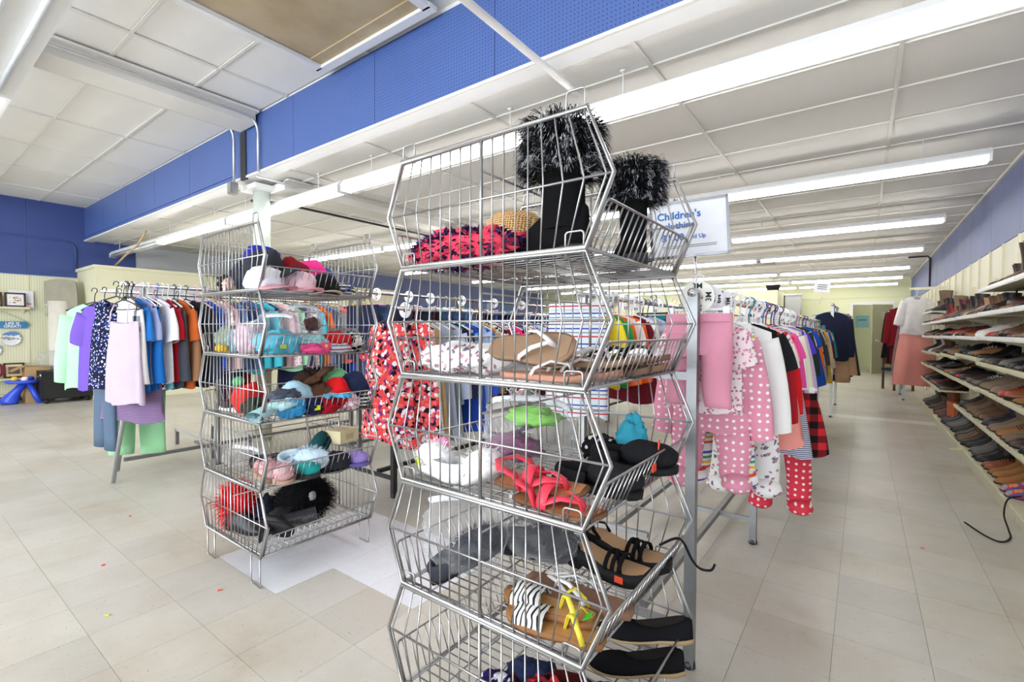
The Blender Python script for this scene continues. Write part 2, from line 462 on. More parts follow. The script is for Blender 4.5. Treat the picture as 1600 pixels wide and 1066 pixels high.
# blue pegboard beam across the room
beam = struct(MB().box(((LX+RX)/2, BEAMY+.07, (ZL+ZH)/2+.05), (RX-LX, .12, ZH-ZL+.1)), 'trim_1', m_white)
xs = LX; k = 0
while xs < RX-.05:
    xe = min(xs+1.22, RX)
    if not (-5.42 < (xs+xe)/2 < -5.2):
        MB().box(((xs+xe)/2, BEAMY+.004, (ZL+ZH)/2+.01), (xe-xs-.006, .012, ZH-ZL-.02)).build('pegboard_panel', m_pegblue, beam)
    xs = xe
MB().box(((LX+RX)/2, BEAMY+.002, ZL+.012), (RX-LX, .03, .02)).build('edge_strip', m_tee, beam)
MB().box(((LX-5.6)/2, BEAMY-.008, ZL+.075), (-5.6-LX, .012, .012)).build('edge_strip', m_pegblue, beam)

wl = struct(MB().box((LX-.05, (FY+BY)/2, 1.8), (.1, BY-FY, 3.7)), 'wall_left', m_greywall)
y = -2.0
while y < 3.2:
    ye = min(y+1.22, 3.2)
    MB().box((LX+.006, (y+ye)/2, 1.13), (.012, ye-y-.005, 2.06)).build('pegboard_panel', m_pegcream, wl)
    MB().box((LX+.006, (y+ye)/2, 2.83), (.012, ye-y-.005, 1.31)).build('pegboard_panel', m_pegblue_y, wl)
    MB().box((LX+.016, ye, 1.13), (.012, .05, 2.06)).build('batten', m_cream, wl)
    y = ye
MB().box((LX+.01, 13, 1.5), (.02, 10.4, 2.8)).build('wall_panel', m_wallblue, wl)
struct(MB().box((LX+.012, .6, .05), (.024, 5.2, .1)), 'baseboard_left', plain('brown_vinyl_base', C(70, 48, 38), .6))
wr = struct(MB().box((RX+.05, (FY+BY)/2, 1.8), (.1, BY-FY, 3.7)), 'wall_right', m_greywall)
y = 2.5; n = 0
while y < 16.5:
    MB().box((RX-.005, y+.305, 1.07), (.012, .604, 2.14)).build('slat_panel', m_slat, wr)
    MB().box((RX-.018, y, 1.07), (.02, .03, 2.14)).build('wall_standard', m_cream, wr)
    y += .61
y = 2.55
while y < 18.2:
    MB().box((RX-.004, y+.61, 2.5), (.012, 1.214, .7)).build('pegboard_panel', m_wallblue, wr)
    y += 1.22
struct(MB().box((RX-.02, 10.4, ZL-.02), (.03, 15.8, .035)), 'trim_2', m_tee)
wb = struct(MB().box(((LX-.256)/2, BY+.05, 1.45), (-.256-LX, .1, 2.9)).box(((RX+.70)/2, BY+.05, 1.45), (RX-.70, .1, 2.9)).box((.22, BY+.05, 2.5), (.96, .1, .8)), 'wall_back', m_green)
struct(MB().box((-.3, BY-.012, 1.05), (.08, .03, 2.1)).box((.74, BY-.012, 1.05), (.08, .03, 2.1)).box((.22, BY-.012, 2.13), (1.12, .03, .08)), 'trim_3', m_white)
struct(MB().box((-1.2, BY-.01, 2.31), (4.6, .03, .03)), 'trim_4', m_cream)
struct(MB().box((0, BY+1.6, 1.45), (3.2, .1, 2.9)), 'wall_back.001', m_green)
struct(MB().box((0, BY+1.545, .05), (3.2, .012, .1)), 'baseboard_back', m_cream)
struct(MB().box((-1.55, BY+.85, 1.45), (.1, 1.5, 2.9)), 'wall_back.002', m_green); struct(MB().box((1.55, BY+.85, 1.45), (.1, 1.5, 2.9)), 'wall_back.003', m_green)
struct(MB().box((0, BY+.85, -.02), (3.2, 1.6, .04)), 'floor.001', m_tile, col=BASET)
struct(MB().box((0, BY+.85, 2.9), (3.2, 1.6, .06)), 'ceiling.002', m_tee)
door = struct(MB(), 'door_1', m_doorp) if False else None
dr = bpy.data.objects.new('door_1', None); COL.objects.link(dr); dr['kind'] = 'structure'; dr.location = (.69, BY-.03, 0); dr.rotation_euler = (0, 0, radians(56))
MB().box((-.45, -.02, 1.04), (.88, .04, 2.04)).build('door_leaf', m_doorp, dr)
MB().tube([(-.82, -.04, 1.0), (-.82, -.1, 1.0), (-.7, -.1, 1.0)], .012, 8).build('door_handle', m_chrome, dr)
MB().box((-.45, -.043, 1.75), (.16, .004, .22)).build('notice', plain('beige_notice', C(190, 188, 160), .6), dr)
for z in (.3, 1.05, 1.8): MB().tube([(0, -.02, z-.05), (0, -.02, z+.05)], .01, 8).build('hinge', m_steel, dr)
bl = thing('ceiling_light', 'added strip light, out of sight, brightening the small room beyond the far doorway', 'light fixture', (.1, BY+.9, 2.78))  # added lamp, out of sight, to brighten the room past the doorway
MB().box((0, 0, 0), (1.2, .12, .05)).build('housing', m_white, bl); MB().tube([(-.58, 0, -.05), (.58, 0, -.05)], .02, 8).build('tube', m_tube, bl)
# shop front behind the camera: piers, sill and head around the glazing
struct(MB().box((-5.3, FY-.05, .25), (13, .1, .5)).box((-5.3, FY-.05, 3.25), (13, .1, .6)).box((-11, FY-.05, 1.7), (1.4, .1, 3.4)).box((.95, FY-.05, 1.7), (.5, .1, 3.4)).box((-3.5, FY-.05, 1.7), (.25, .1, 3.4)), 'wall_front', m_greywall)

# cream partition room against the left wall
pr = thing('partition_room', 'cream painted partition room with flat top behind the left clothes rack', 'partition', (LX, 2.32, 0))
pm = MB().box((.6, 3.2, 1.14), (1.2, 6.4, 2.28)); pm.build('wall_panel', m_cream, pr)
MB().box((.6, 3.2, 2.305), (1.26, 6.46, .05)).build('cornice', m_cream, pr)
MB().box((1.21, 1.0, 1.86), (.02, 1.3, .5)).build('panel_frame', m_cream, pr); MB().box((1.223, 1.0, 1.85), (.01, 1.14, .36)).build('window_pane', m_greywall, pr)
MB().box((1.21, 3.2, .06), (.02, 6.4, .12)).build('skirting', m_cream, pr)
tag(MB().box((-2.6, 17.1, 1.24), (1.1, 2.2, 2.48)).build('partition_block', m_cream), 'cream boxed partition standing at the far back of the store', 'partition')
tag(MB().box((-1.8, 17.6, 1.2), (.42, .42, 2.4)).box((-1.8, 17.6, 2.42), (.46, .46, .04)).build('back_pillar', m_greywall), 'pale grey boxed pillar near the back wall', 'pillar')

# girder soffits
tag(MB().box((-5.22, -1.8, ZH-.06), (.34, 8.4, .12)).box((-5.22, -1.8, ZH-.01), (.5, 8.4, .02)).build('ceiling_soffit', m_tee), 'white boxed girder on the high ceiling carrying two conduits', 'soffit')
tag(MB().box((-5.2, 10.4, ZL-.05), (.3, 15.4, .1)).box((-5.2, 10.4, ZL-.005), (.46, 15.4, .015)).build('ceiling_soffit', m_tee), 'white boxed girder under the low ceiling behind the round column', 'soffit')
def pipe(name, pts, r, mat, label, cat, n=8):
    return tag(MB().tube(pts, r, n).build(name, mat), label, cat)
def smooth(pts, k=5):
    P_ = [Vector(p) for p in pts]; out = []
    for i in range(len(P_)-1):
        a, b, c, d = P_[max(0, i-1)], P_[i], P_[i+1], P_[min(len(P_)-1, i+2)]
        for j in range(k):
            t = j/k; out.append(.5*((2*b)+(c-a)*t+(2*a-5*b+4*c-d)*t*t+(3*b-a-3*c+d)*t**3))
    return out+[P_[-1]]
def bend(a, b, c, r, k=5):
    a, b, c = Vector(a), Vector(b), Vector(c); u = (a-b).normalized(); w_ = (c-b).normalized(); out = []
    for i in range(k+1):
        t = i/k; out.append((b+u*r)*(1-t)**2+b*2*t*(1-t)+(b+w_*r)*t*t)
    return out
pipe('conduit', [(-5.0, -4, 3.40)]+bend((-5.0, -4, 3.40), (-5.0, 2.40, 3.40), (-5.0, 2.40, 2.5), .16)+[(-5.0, 2.40, 2.86)], .013, m_alu, 'right steel conduit along the white girder bending down the blue beam', 'conduit')
pipe('conduit', [(-5.45, -4, 3.43)]+bend((-5.45, -4, 3.43), (-5.45, 2.36, 3.43), (-5.45, 2.36, 2.5), .16)+[(-5.45, 2.36, 2.80)], .013, m_alu, 'left steel conduit along the white girder ending in a grey box', 'conduit')
pipe('conduit', [(-5.05, 2.40, 2.82), (-5.0, 2.75, 2.80), (-4.85, 3.0, 2.83), (-4.75, 12, 2.83)], .013, m_alu, 'thin steel conduit under the low ceiling right of the column', 'conduit')
pipe('conduit', [(-5.6, 2.6, 2.70), (-5.5, 2.9, 2.72), (-5.5, 14, 2.72)], .014, m_darksteel, 'dark conduit under the low ceiling left of the column', 'conduit')
jb = thing('junction_box', 'grey steel junction box under the blue beam beside the column', 'electrical box', (-5.48, 2.36, 2.76))
MB().box((0, 0, 0), (.09, .07, .12)).build('box_body', m_steel, jb); MB().box((0, -.038, 0), (.08, .006, .11)).build('cover_plate', m_steel, jb)
tag(MB().box((-5.37, 2.43, 3.10), (.12, .03, .5)).build('beam_slot', m_darksteel), 'dark open slot in the blue beam below the white girder', 'opening')
pipe('sprinkler_pipe', [(-1.52, -3, 2.79), (-1.52, 2.78, 2.79)], .022, m_white, 'white pipe passing under the blue beam to the near light row', 'pipe')
pipe('wall_conduit', [(LX+.03, -1, 2.83)]+bend((LX+.03, -1, 2.83), (LX+.03, 2.3, 2.83), (LX+.03, 2.3, 2), .18)+[(LX+.03, 2.3, 2.3)], .014, m_pegblue_y, 'blue painted conduit curving down the blue left wall', 'conduit')
pipe('wall_conduit', [(.75, 13.1, 2.83), (1.06, 13.1, 2.83), (1.1, 13.1, 2.78), (1.1, 13.1, 2.2)], .018, m_darksteel, 'dark conduit dropping down the right wall near the pink gown', 'conduit')
pipe('cable', [(-10.6, 2.6, 2.34), (-10.2, 2.65, 2.5), (-9.6, 2.66, 2.62), (-9.35, 2.7, 2.82)], .016, plain('tan_cable', C(190, 165, 125), .6), 'tan cable rising from the cream room to the unlit light', 'cable')
co = thing('round_column', 'pale green round column standing under the blue beam', 'column', (-5.43, 2.64, 0))
MB().lathe([(.088, 0), (.088, 1.75)], 20).build('lower_shaft', m_cream, co); MB().lathe([(.086, 1.75), (.086, 2.78)], 20).build('upper_shaft', plain('pale_green_enamel', C(214, 224, 216), .5), co)
MB().box((0, 0, 2.80), (.34, .3, .05)).build('cap_plate', m_white, co)

# ------------------------------------------------------------------ fluorescent fixtures
def fixture_meshes(L):
    h = MB().prism([(-.03, .0), (-.06, -.045), (-.058, -.06), (.058, -.06), (.06, -.045), (.03, 0)], -L/2, L/2, 'X')
    hm = h.mesh('housing', False)
    tm = MB().tube([(-L/2+.03, 0, -.09), (L/2-.03, 0, -.09)], .019, 10).mesh('tube')
    em = MB().box((0, 0, -.085), (.02, .11, .05)).mesh('end_socket', False)
    rm = MB().tube([(0, 0, 0), (0, 0, .2)], .004, 5).lathe([(.025, .195), (.01, .205)], 8).mesh('hanger_rod')
    return hm, tm, em, rm
FM = fixture_meshes(2.42)
m_offtube = plain('unlit_tube', C(226, 230, 232), .25)
WIDE = MB().prism([(-.05, 0), (-.06, -.03), (-.19, -.06), (-.19, -.075), (.19, -.075), (.19, -.06), (.06, -.03), (.05, 0)], -1.21, 1.21, 'X').mesh('reflector', False)
def fixture(x, y, z, lit, label, drop=.2, wide=False):
    t = thing('ceiling_light', label, 'light fixture', (x, y, z), 0, 'hanging fluorescent strip lights')
    put(FM[0], 'housing', m_white, t)
    if wide: put(WIDE, 'reflector', m_white, t)
    for s in ((-.085, .085) if wide else (-.034, .034)): put(FM[1], 'tube', m_tube if lit else m_offtube, t, loc=(0, s, 0))
    for s in (-1.2, 1.2): put(FM[2], 'end_socket', m_white, t, loc=(s, 0, 0))
    for s in (-.8, .8):
        o = put(FM[3], 'hanger_rod', m_white, t, loc=(s, 0, 0)); o.scale = (1, 1, drop/.2)
    return t
ROWS = [2.80, 5.27, 7.83, 10.35, 13.1, 15.35, 17.3]
CW = ['right-hand column', 'second column from the right wall', 'third column from the right wall', 'fourth column from the right wall', 'column nearest the left wall']
for r, yy in enumerate(ROWS):
    for c in range(5 if r == 0 else 4):
        fixture(-.42-c*2.47, yy, 2.70, not (r == 0 and c == 4), f'{"unlit" if (r==0 and c==4) else "lit"} strip light, {nth(r+1)} row behind the blue beam, {CW[c]}', .16)
for c in range(4):
    fixture(-2.35-c*2.47, .60, 3.34, c != 1, ('lit','unlit','lit','lit')[c]+f' strip light on the high ceiling, {nth(c+1)} from the right', .13, True)
for c in range(4):
    fixture(-1.2-c*2.6, -2.4, 3.34, True, f'lit strip light on the high ceiling behind the camera, {nth(c+1)} from right', .13)

# ------------------------------------------------------------------ wire basket towers
BD, BB, BW, BP, BH = .31, .066, .315, .32, .315      # half depth, bulge, half width, pitch, panel height
def hexx(z):
    return BD+BB*(1-abs(z-BH/2)/(BH/2))
def basket_meshes():
    R = {}
    rim = MB()
    for s in (-1, 1):
        y = s*BW
        rim.tube([(-BD, y, 0), (-BD-BB, y, BH/2), (-BD, y, BH), (BD, y, BH), (BD+BB, y, BH/2), (BD, y, 0)], .0050, 6, True)
        rim.tube([(-BD-BB, y, BH/2), (BD+BB, y, BH/2)], .0032, 6)
        rim.tube([(-BD+.004, y-s*.011, .006), (BD-.004, y-s*.011, .006)], .004, 6)
        rim.tube([(BD-.002, y-s*.010, .004), (BD+BB-.004, y-s*.010, BH/2)], .003, 6)
    for s in (-1, 1):
        rim.tube([(s*BD, -BW, 0), (s*BD, BW, 0)], .0050, 6)
        rim.tube([(s*(BD-.012), -BW, .002), (s*(BD-.012), BW, .002)], .003, 6)
    R['rim_frame'] = rim.mesh('rim_frame')
    for s, nm in ((-1, 'near'), (1, 'far')):
        sp = MB(); y = s*BW; n = 17
        for i in range(n):
            x = -BD+.012+(2*BD-.024)*i/(n-1); k = max(0, (abs(x)-.17)/.14)
            xm = x+math.copysign(BB*k, x)
            sp.tube([(x, y, 0), (xm, y, BH/2), (x, y, BH)], .0023, 5)
        R['side_'+nm] = sp.mesh('side_wires')
    fl = MB()
    for i in range(18):
        y = -BW+.02+(2*BW-.04)*i/17; fl.tube([(-BD, y, 0), (BD, y, 0)], .0023, 5)
    for i in range(5):
        x = -BD+.1+(2*BD-.2)*i/4; fl.tube([(x, -BW, -.004), (x, BW, -.004)], .0026, 5)
    R['floor_wires'] = fl.mesh('floor_wires')
    for s, nm in ((-1, 'back'), (1, 'front')):
        lp = MB(); lz = .108; lx = s*hexx(lz)
        pts = [(s*BD, -BW+.012, 0)]+bend((s*BD, -BW+.012, 0), (lx, -BW+.012, lz), (lx, 0, lz), .02, 4)+bend((lx, 0, lz), (lx, BW-.012, lz), (s*BD, BW-.012, 0), .02, 4)+[(s*BD, BW-.012, 0)]
        R['lip_rail_'+nm] = MB().tube(pts, .0036, 6).mesh('lip_rail')
        for i in range(18):
            y = -BW+.035+(2*BW-.07)*i/17; lp.tube([(s*BD, y, 0), (lx, y, lz)], .0022, 5)
        R['lip_wires_'+nm] = lp.mesh('lip_wires')
    R['stiffener'] = MB().tube([(0, 0, 0), (0, 0, BH)], .0050, 6).mesh('stiffener_rod')
    R['divider_bar'] = MB().tube([(0, -BW, .232), (0, BW, .232)], .0032, 6).mesh('divider_bar')
    lpz = MB().tube([(-.024, 0, -.012)]+bend((-.024, 0, 0), (-.024, 0, .046), (0, 0, .046), .01)+bend((0, 0, .046), (.024, 0, .046), (.024, 0, 0), .01)+[(.024, 0, -.012)], .0026, 6)
    R['hook_loop'] = lpz.mesh('hook_loop')
    R['leg'] = MB().tube([(-.045, 0, .01)]+bend((-.045, 0, .01), (-.045, 0, -.152), (.045, 0, -.152), .012)+bend((-.045, 0, -.152), (.045, 0, -.152), (.045, 0, .01), .012)+[(.045, 0, .01)], .004, 6).mesh('leg')
    return R
BM = basket_meshes()
def basket(loc, label, legs=False, rz=0, group=None):
    t = thing('wire_basket', label, 'basket', loc, rz, group)
    put(BM['rim_frame'], 'rim_frame', m_wire, t)
    for nm in ('side_near', 'side_far'): put(BM[nm], 'side_wires', m_wire, t, kind='stuff')
    put(BM['floor_wires'], 'floor_wires', m_wire, t, kind='stuff')
    for nm in ('back', 'front'):
        put(BM['lip_rail_'+nm], 'lip_rail', m_wire, t); put(BM['lip_wires_'+nm], 'lip_wires', m_wire, t, kind='stuff')
    for sy in (-1, 1): put(BM['stiffener'], 'stiffener_rod', m_wire, t, loc=(0, sy*BW, 0))
    put(BM['divider_bar'], 'divider_bar', m_wire, t)
    for sx in (-1, 1):
        for sy in (-1, 1):
            put(BM['hook_loop'], 'hook_loop', m_wire, t, loc=(sx*(BD-.03), sy*BW, BH))
            if legs: put(BM['leg'], 'leg', m_wire, t, loc=(sx*(BD-.06), sy*(BW-.003), 0))
    return t
TW = [('front', (-.815, 1.28), .153), ('rear', (-2.605, 1.415), .155)]
HN = ['bottom', 'second from the bottom', 'middle', 'second from the top', 'top']
BZ = {}
for nm, (cx, cy), z0 in TW:
    for i in range(5):
        basket((cx, cy, z0+i*.321), f'zinc wire basket, {HN[i]} of the {"nearer" if nm=="front" else "farther"} basket tower', i == 0, group=None)
        BZ[nm, i] = z0+i*.321

# ------------------------------------------------------------------ garments
def hanger_meshes():
    R = {}
    for nm, wd in (('adult', .205), ('kid', .135)):
        mb = MB()
        hook = [(0.0, 0, -.085)]+[(.0, 0, -.05)]+[(.021*sin(a)+.0, 0, .003+.021*cos(a)) for a in [pi*1.0*0.9, pi*.75, pi*.5, pi*.25, 0, -pi*.25, -pi*.5, -pi*.62]]
        mb.tube(hook, .0032, 6)
        mb.tube([(-wd, 0, -.155), (-wd*.55, 0, -.118), (0, 0, -.085), (wd*.55, 0, -.118), (wd, 0, -.155)], .0055, 6)
        mb.tube([(-wd, 0, -.155), (0, 0, -.16), (wd, 0, -.155)], .004, 6)
        R[nm] = mb.mesh('hanger')
    mb = MB()
    mb.tube([(0, 0, -.10), (0, 0, -.05)]+[(.021*sin(a), 0, .003+.021*cos(a)) for a in [pi*.9, pi*.6, pi*.3, 0, -pi*.3, -pi*.6]], .003, 6)
    mb.tube([(-.12, 0, -.11), (.12, 0, -.11)], .006, 6)
    for s in (-1, 1): mb.box((s*.1, 0, -.125), (.022, .022, .05))
    R['clip'] = mb.mesh('hanger')
    return R
HG = hanger_meshes()
def body_tube(sh, hem, top, bot, neck, nd, slope, th, folds, seed, armhole=0, flare=.0):
    rg = random.Random(seed); ph = rg.uniform(0, 6); N, M = 30, 12; rings = []
    for j in range(M+1):
        v = j/M; ring = []
        for i in range(N):
            a = 2*pi*i/N; cx, sy = cos(a), sin(a)
            hw = sh+(hem-sh)*v**.8 + (0 if v > .3 else -armhole*sin(pi*min(1, v/.3)))
            tt = .008+th*(min(1, v*2.2))**.7
            x = hw*math.copysign(abs(cx)**.8, cx)
            yy = tt*sy*(1-.35*abs(cx))
            f = folds*v*(sin(5*a+ph+v*2)+.6*sin(9*a+ph*2))
            yy += f*.6; x += f*.5
            ax = abs(x)
            if ax < neck:
                d = nd if sy < 0 else nd*.35
                zt = top-d*(1-(ax/neck)**2)
            else: zt = top-slope*(ax-neck)
            zb = bot+.012*sin(3*a+ph)
            ring.append((x, yy, zt+(zb-zt)*v))
        rings.append(ring)
    return MB().loft(rings, False, False)
def sleeve_mb(sx, sh_x, sh_z, L, w0, w1, out, th, seed):
    rg = random.Random(seed); N, M = 14, 8; rings = []; ph = rg.uniform(0, 6)
    for j in range(M+1):
        v = j/M; a = out*(1-.35*v)
        cx = sh_x-.03+L*v*sin(a); cz = sh_z-L*v*cos(a)
        r = w0+(w1-w0)*v; ring = []
        for i in range(N):
            b = 2*pi*i/N; u = cos(b)*r; yy = sin(b)*th*(.6+.6*v)+.006*sin(6*v+ph)*v
            ring.append((sx*(cx+u*cos(a)), yy, cz+u*sin(a)))
        rings.append(ring)
    return MB().loft(rings, True, False)
def leg_mb(sx, hip, ank, ztop, zbot, th, seed, foot=False):
    rg = random.Random(seed); N, M = 16, 10; rings = []; ph = rg.uniform(0, 6)
    for j in range(M+1):
        v = j/M; r = hip*.53+(ank-hip*.53)*v**.7; cx = hip*.47+.02*v; ring = []
        for i in range(N):
            b = 2*pi*i/N
            ring.append((sx*(cx+cos(b)*r)+.004*sin(8*v+ph), sin(b)*(th+.008*sin(7*v+ph))+.01*v*sin(ph), ztop+(zbot-ztop)*v))
        rings.append(ring)
    mb = MB().loft(rings, True, True)
    if foot: mb.blob((sx*(cx+.005), -.03, zbot-.005), (ank*1.1, .06, .035), seed, .08)
    return mb
GCACHE = {}
def gmesh(kind):
    if kind in GCACHE: return GCACHE[kind]
    P = {}; base = kind.split('_')[0]; s = int(kind.split('_')[1]) if '_' in kind else 0
    if base in ('tee', 'long', 'tank', 'dress', 'cami'):
        sh, L = .20, .62+.05*s
        if base == 'tee':
            P['body'] = body_tube(sh, .235, -.095, -.095-L, .075, .06, .38, .045, .008, s+1)
            for sx in (-1, 1): P.setdefault('sleeve', []).append(sleeve_mb(sx, sh, -.20, .23, .085, .078, .42, .03, s))
        if base == 'long':
            P['body'] = body_tube(sh, .225, -.095, -.095-L, .06, .04, .4, .05, .008, s+2)
            for sx in (-1, 1): P.setdefault('sleeve', []).append(sleeve_mb(sx, sh, -.20, .52, .08, .05, .22, .03, s))
        if base == 'tank':
            P['body'] = body_tube(.165, .22, -.105, -.1-L, .085, .11, .4, .045, .012, s+3, .015)
        if base == 'dress':
            P['body'] = body_tube(.19, .29, -.1, -.98-.04*s, .08, .08, .4, .06, .018, s+4, .01)
        if base == 'cami':
            P['body'] = body_tube(.17, .22, -.24, -.82, .14, .02, .2, .045, .012, s+5)
            for sx in (-1, 1): P.setdefault('strap', []).append(MB().ribbon([(sx*.09, -.012, -.12), (sx*.1, -.03, -.18), (sx*.11, -.035, -.26)], .014, (0, -1, 0)))
        P['hanger'] = 'adult'
    if base in ('ktee', 'klong', 'kdress', 'kpj', 'ktank'):
        sh, L = .125, .36+.03*s
        if base == 'ktee':
            P['body'] = body_tube(sh, .15, -.09, -.09-L, .05, .04, .4, .035, .006, s+11)
            for sx in (-1, 1): P.setdefault('sleeve', []).append(sleeve_mb(sx, sh, -.155, .13, .06, .06, .5, .024, s))
        if base == 'klong':
            P['body'] = body_tube(sh, .145, -.09, -.09-L, .045, .03, .4, .04, .006, s+12)
            for sx in (-1, 1): P.setdefault('sleeve', []).append(sleeve_mb(sx, sh, -.155, .33, .055, .038, .3, .024, s))
        if base == 'kdress':
            P['body'] = body_tube(.12, .2, -.09, -.6-.04*s, .05, .04, .4, .05, .014, s+13)
            for sx in (-1, 1): P.setdefault('sleeve', []).append(sleeve_mb(sx, .12, -.155, .11, .055, .06, .5, .024, s))
        if base == 'ktank':
            P['body'] = body_tube(.13, .16, -.1, -.47, .06, .08, .4, .035, .006, s+14, .02)
        if base == 'kpj':
            P['body'] = body_tube(sh, .135, -.09, -.46, .045, .03, .4, .045, .004, s+15)
            for sx in (-1, 1):
                P.setdefault('sleeve', []).append(sleeve_mb(sx, sh, -.155, .34, .055, .036, .32, .024, s))
                P.setdefault('trouser_leg', []).append(leg_mb(sx, .135, .045, -.42, -.63, .035, s+sx+3, True))
        P['hanger'] = 'kid'
    if base == 'kvest':
        P['body'] = body_tube(.15, .165, -.05, -.62, .4, 0, 0, .03, .006, 77)
        P['waistband'] = MB().loft([[(.152*cos(2*pi*i/24), .03*sin(2*pi*i/24), z) for i in range(24)] for z in (-.045, -.075)], False, False)
        P['hanger'] = 'clip'
    if base in ('pants', 'kpants', 'skirt', 'kskirt', 'leggings', 'shorts'):
        k = base[0] == 'k' or base == 'leggings'
        hip = .12 if k else .19; L = {'pants': .95, 'kpants': .34, 'leggings': .5, 'shorts': .5}.get(base, 0)
        if base in ('skirt', 'kskirt'):
            P['body'] = body_tube(hip*.95, hip*1.35, -.13, -.40 if k else -.65, .3, .0, 0, .04, .014, s+21)
        else:
            P['body'] = body_tube(hip, hip*1.02, -.13, -.13-(.16 if k else .27), .5, 0, 0, .035, .003, s+22)
            for sx in (-1, 1): P.setdefault('trouser_leg', []).append(leg_mb(sx, hip, .048 if k else .085, -.2, -.13-L, .035, s+sx+5, base == 'leggings'))
        P['waistband'] = MB().loft([[(hip*1.01*cos(2*pi*i/24), .034*sin(2*pi*i/24), z) for i in range(24)] for z in (-.125, -.155)], False, False)
        P['hanger'] = 'clip'
    out = []
    for nm, m in P.items():
        if nm == 'hanger': out.append((nm, HG[m])); continue
        for q in (m if isinstance(m, list) else [m]): out.append((nm, q.mesh(nm)))
    GCACHE[kind] = out
    return out
CATW = {'tee': 't-shirt', 'long': 'long-sleeved top', 'tank': 'sleeveless top', 'dress': 'dress', 'cami': 'strappy camisole', 'ktee': 'short-sleeved top', 'klong': 'long-sleeved top',
        'kdress': 'dress', 'kpj': 'footed pyjamas', 'ktank': 'striped vest', 'kvest': 'striped skirt', 'pants': 'trousers', 'kpants': 'sweatpants', 'skirt': 'skirt', 'kskirt': 'skirt', 'leggings': 'tights', 'shorts': 'shorts'}
HCOLS = [C(245, 245, 245)]*4+[C(30, 30, 32), C(60, 120, 210), C(235, 180, 200), C(40, 150, 160), C(150, 40, 60), C(60, 60, 150), C(230, 195, 90)]
rg_ = random.Random(11)
def garment(kind, col, loc, rz, label, mat=None, hcol=None, group=None, tilt=0, sleeve=None, sc=1):
    base = kind.split('_')[0]
    t = thing('hanging_'+CATW[base].replace(' ', '_').replace('-', '_').replace('striped_', ''), label, CATW[base].split(' ')[-1] if base != 'kpj' else 'pyjamas', loc, rz, group, ry=tilt)
    t.scale = (sc, sc, sc)
    if base in ('kpants',): t.location = V(*loc)+V(0, 0, .05)
    for nm, me in gmesh(kind):
        if nm == 'hanger':
            put(me, 'hanger', m_plastic, t, hcol or rg_.choice(HCOLS))
        else:
            o = put(me, nm, (sleeve[0] if (sleeve and nm == 'sleeve') else (mat or m_cloth)), t, (sleeve[1] if (sleeve and nm == 'sleeve') else col))
    return t
def rack_frame(name, label, x, y0, y1, z, posts, mat, base_x=None, zb=.14, r=.016, rz=0):
    t = thing(name, label, 'clothes rack', (x, y0, 0), rz)
    MB().tube([(0, -.03, z), (0, y1-y0, z)], r, 12).build('rail', m_chrome, t)
    for p in posts:
        q = MB().box((0, p-y0, z/2), (.036, .036, z)); q.build('post', mat, t)
        MB().lathe([(.024, 0), (.024, .012), (.018, .03)], 10, (0, p-y0, 0)).build('foot', m_darksteel, t)
        if base_x is not None:
            MB().box((base_x/2, p-y0, zb), (abs(base_x), .025, .025)).build('cross_bar', mat, t)
            MB().box((base_x/2, p-y0, z*.78), (abs(base_x), .022, .03)).build('cross_bar', mat, t)
    if base_x is not None: MB().box((base_x/2, (y1-y0)/2, zb), (.03, y1-y0-.1, .03)).build('base_beam', mat, t)
    return t

# patterns
p_pinkdot = dots('pink_polka_dot', C(226, 150, 172), C(250, 245, 248), 40, .2, .3)
p_reddot = dots('red_polka_dot', C(214, 62, 78), C(250, 225, 230), 34, .2, .2)
p_blkdot = dots('black_polka_dot', C(24, 24, 28), C(235, 235, 235), 26, .18, .4)
p_pinkfloral = floral('pale_pink_floral', C(243, 228, 232), [C(232, 140, 165), C(180, 120, 140)], 46, .24)
p_redfloral = floral('red_floral', C(236, 74, 78), [C(120, 50, 120), C(30, 20, 30), C(250, 235, 240), C(240, 110, 100)], 16, .35)
p_navyfloral = floral('navy_floral', C(20, 22, 52), [C(70, 95, 180), C(200, 202, 226)], 36, .22)
p_navyspot = floral('navy_white_spot', C(30, 25, 80), [C(230, 230, 240)], 40, .4)
p_whitefloral = floral('white_print', C(240, 238, 238), [C(120, 110, 130), C(190, 130, 150)], 34, .2)
p_rainbow = stripes('rainbow_stripes', [(0, C(245, 245, 245)), (.2, C(230, 90, 70)), (.3, C(245, 245, 245)), (.4, C(240, 200, 60)), (.5, C(245, 245, 245)), (.6, C(70, 170, 110)), (.7, C(245, 245, 245)), (.8, C(90, 90, 190)), (.9, C(245, 245, 245))], 11)
p_flag = stripes('red_white_blue_stripes', [(0, C(205, 214, 222)), (.18, C(190, 40, 50)), (.27, C(205, 214, 222)), (.45, C(110, 120, 128)), (.52, C(205, 214, 222)), (.7, C(50, 60, 160)), (.79, C(205, 214, 222))], 13)
p_pin = stripes('navy_pinstripe', [(0, C(60, 72, 120)), (.5, C(228, 230, 240))], 120)
p_tealstr = stripes('teal_stripes', [(0, C(150, 205, 212)), (.5, C(232, 240, 240))], 40)
p_buff = plaid('red_black_check', C(24, 16, 18), C(205, 40, 48), C(112, 26, 32), 16)
p_bwplaid = plaid('black_white_plaid', C(34, 36, 44), C(232, 234, 242), C(128, 132, 142), 13)
p_blueplaid = plaid('blue_plaid', C(40, 90, 170), C(190, 215, 240), C(95, 150, 205), 22)
p_leopard = floral('leopard_print', C(226, 222, 220), [C(30, 28, 30)], 42, .42)
p_purplestr = stripes('purple_marl', [(0, C(100, 74, 116)), (.5, C(146, 126, 158))], 90)
p_bwstripe = stripes('black_white_stripes', [(0, C(28, 28, 32)), (.5, C(232, 232, 232))], 50)

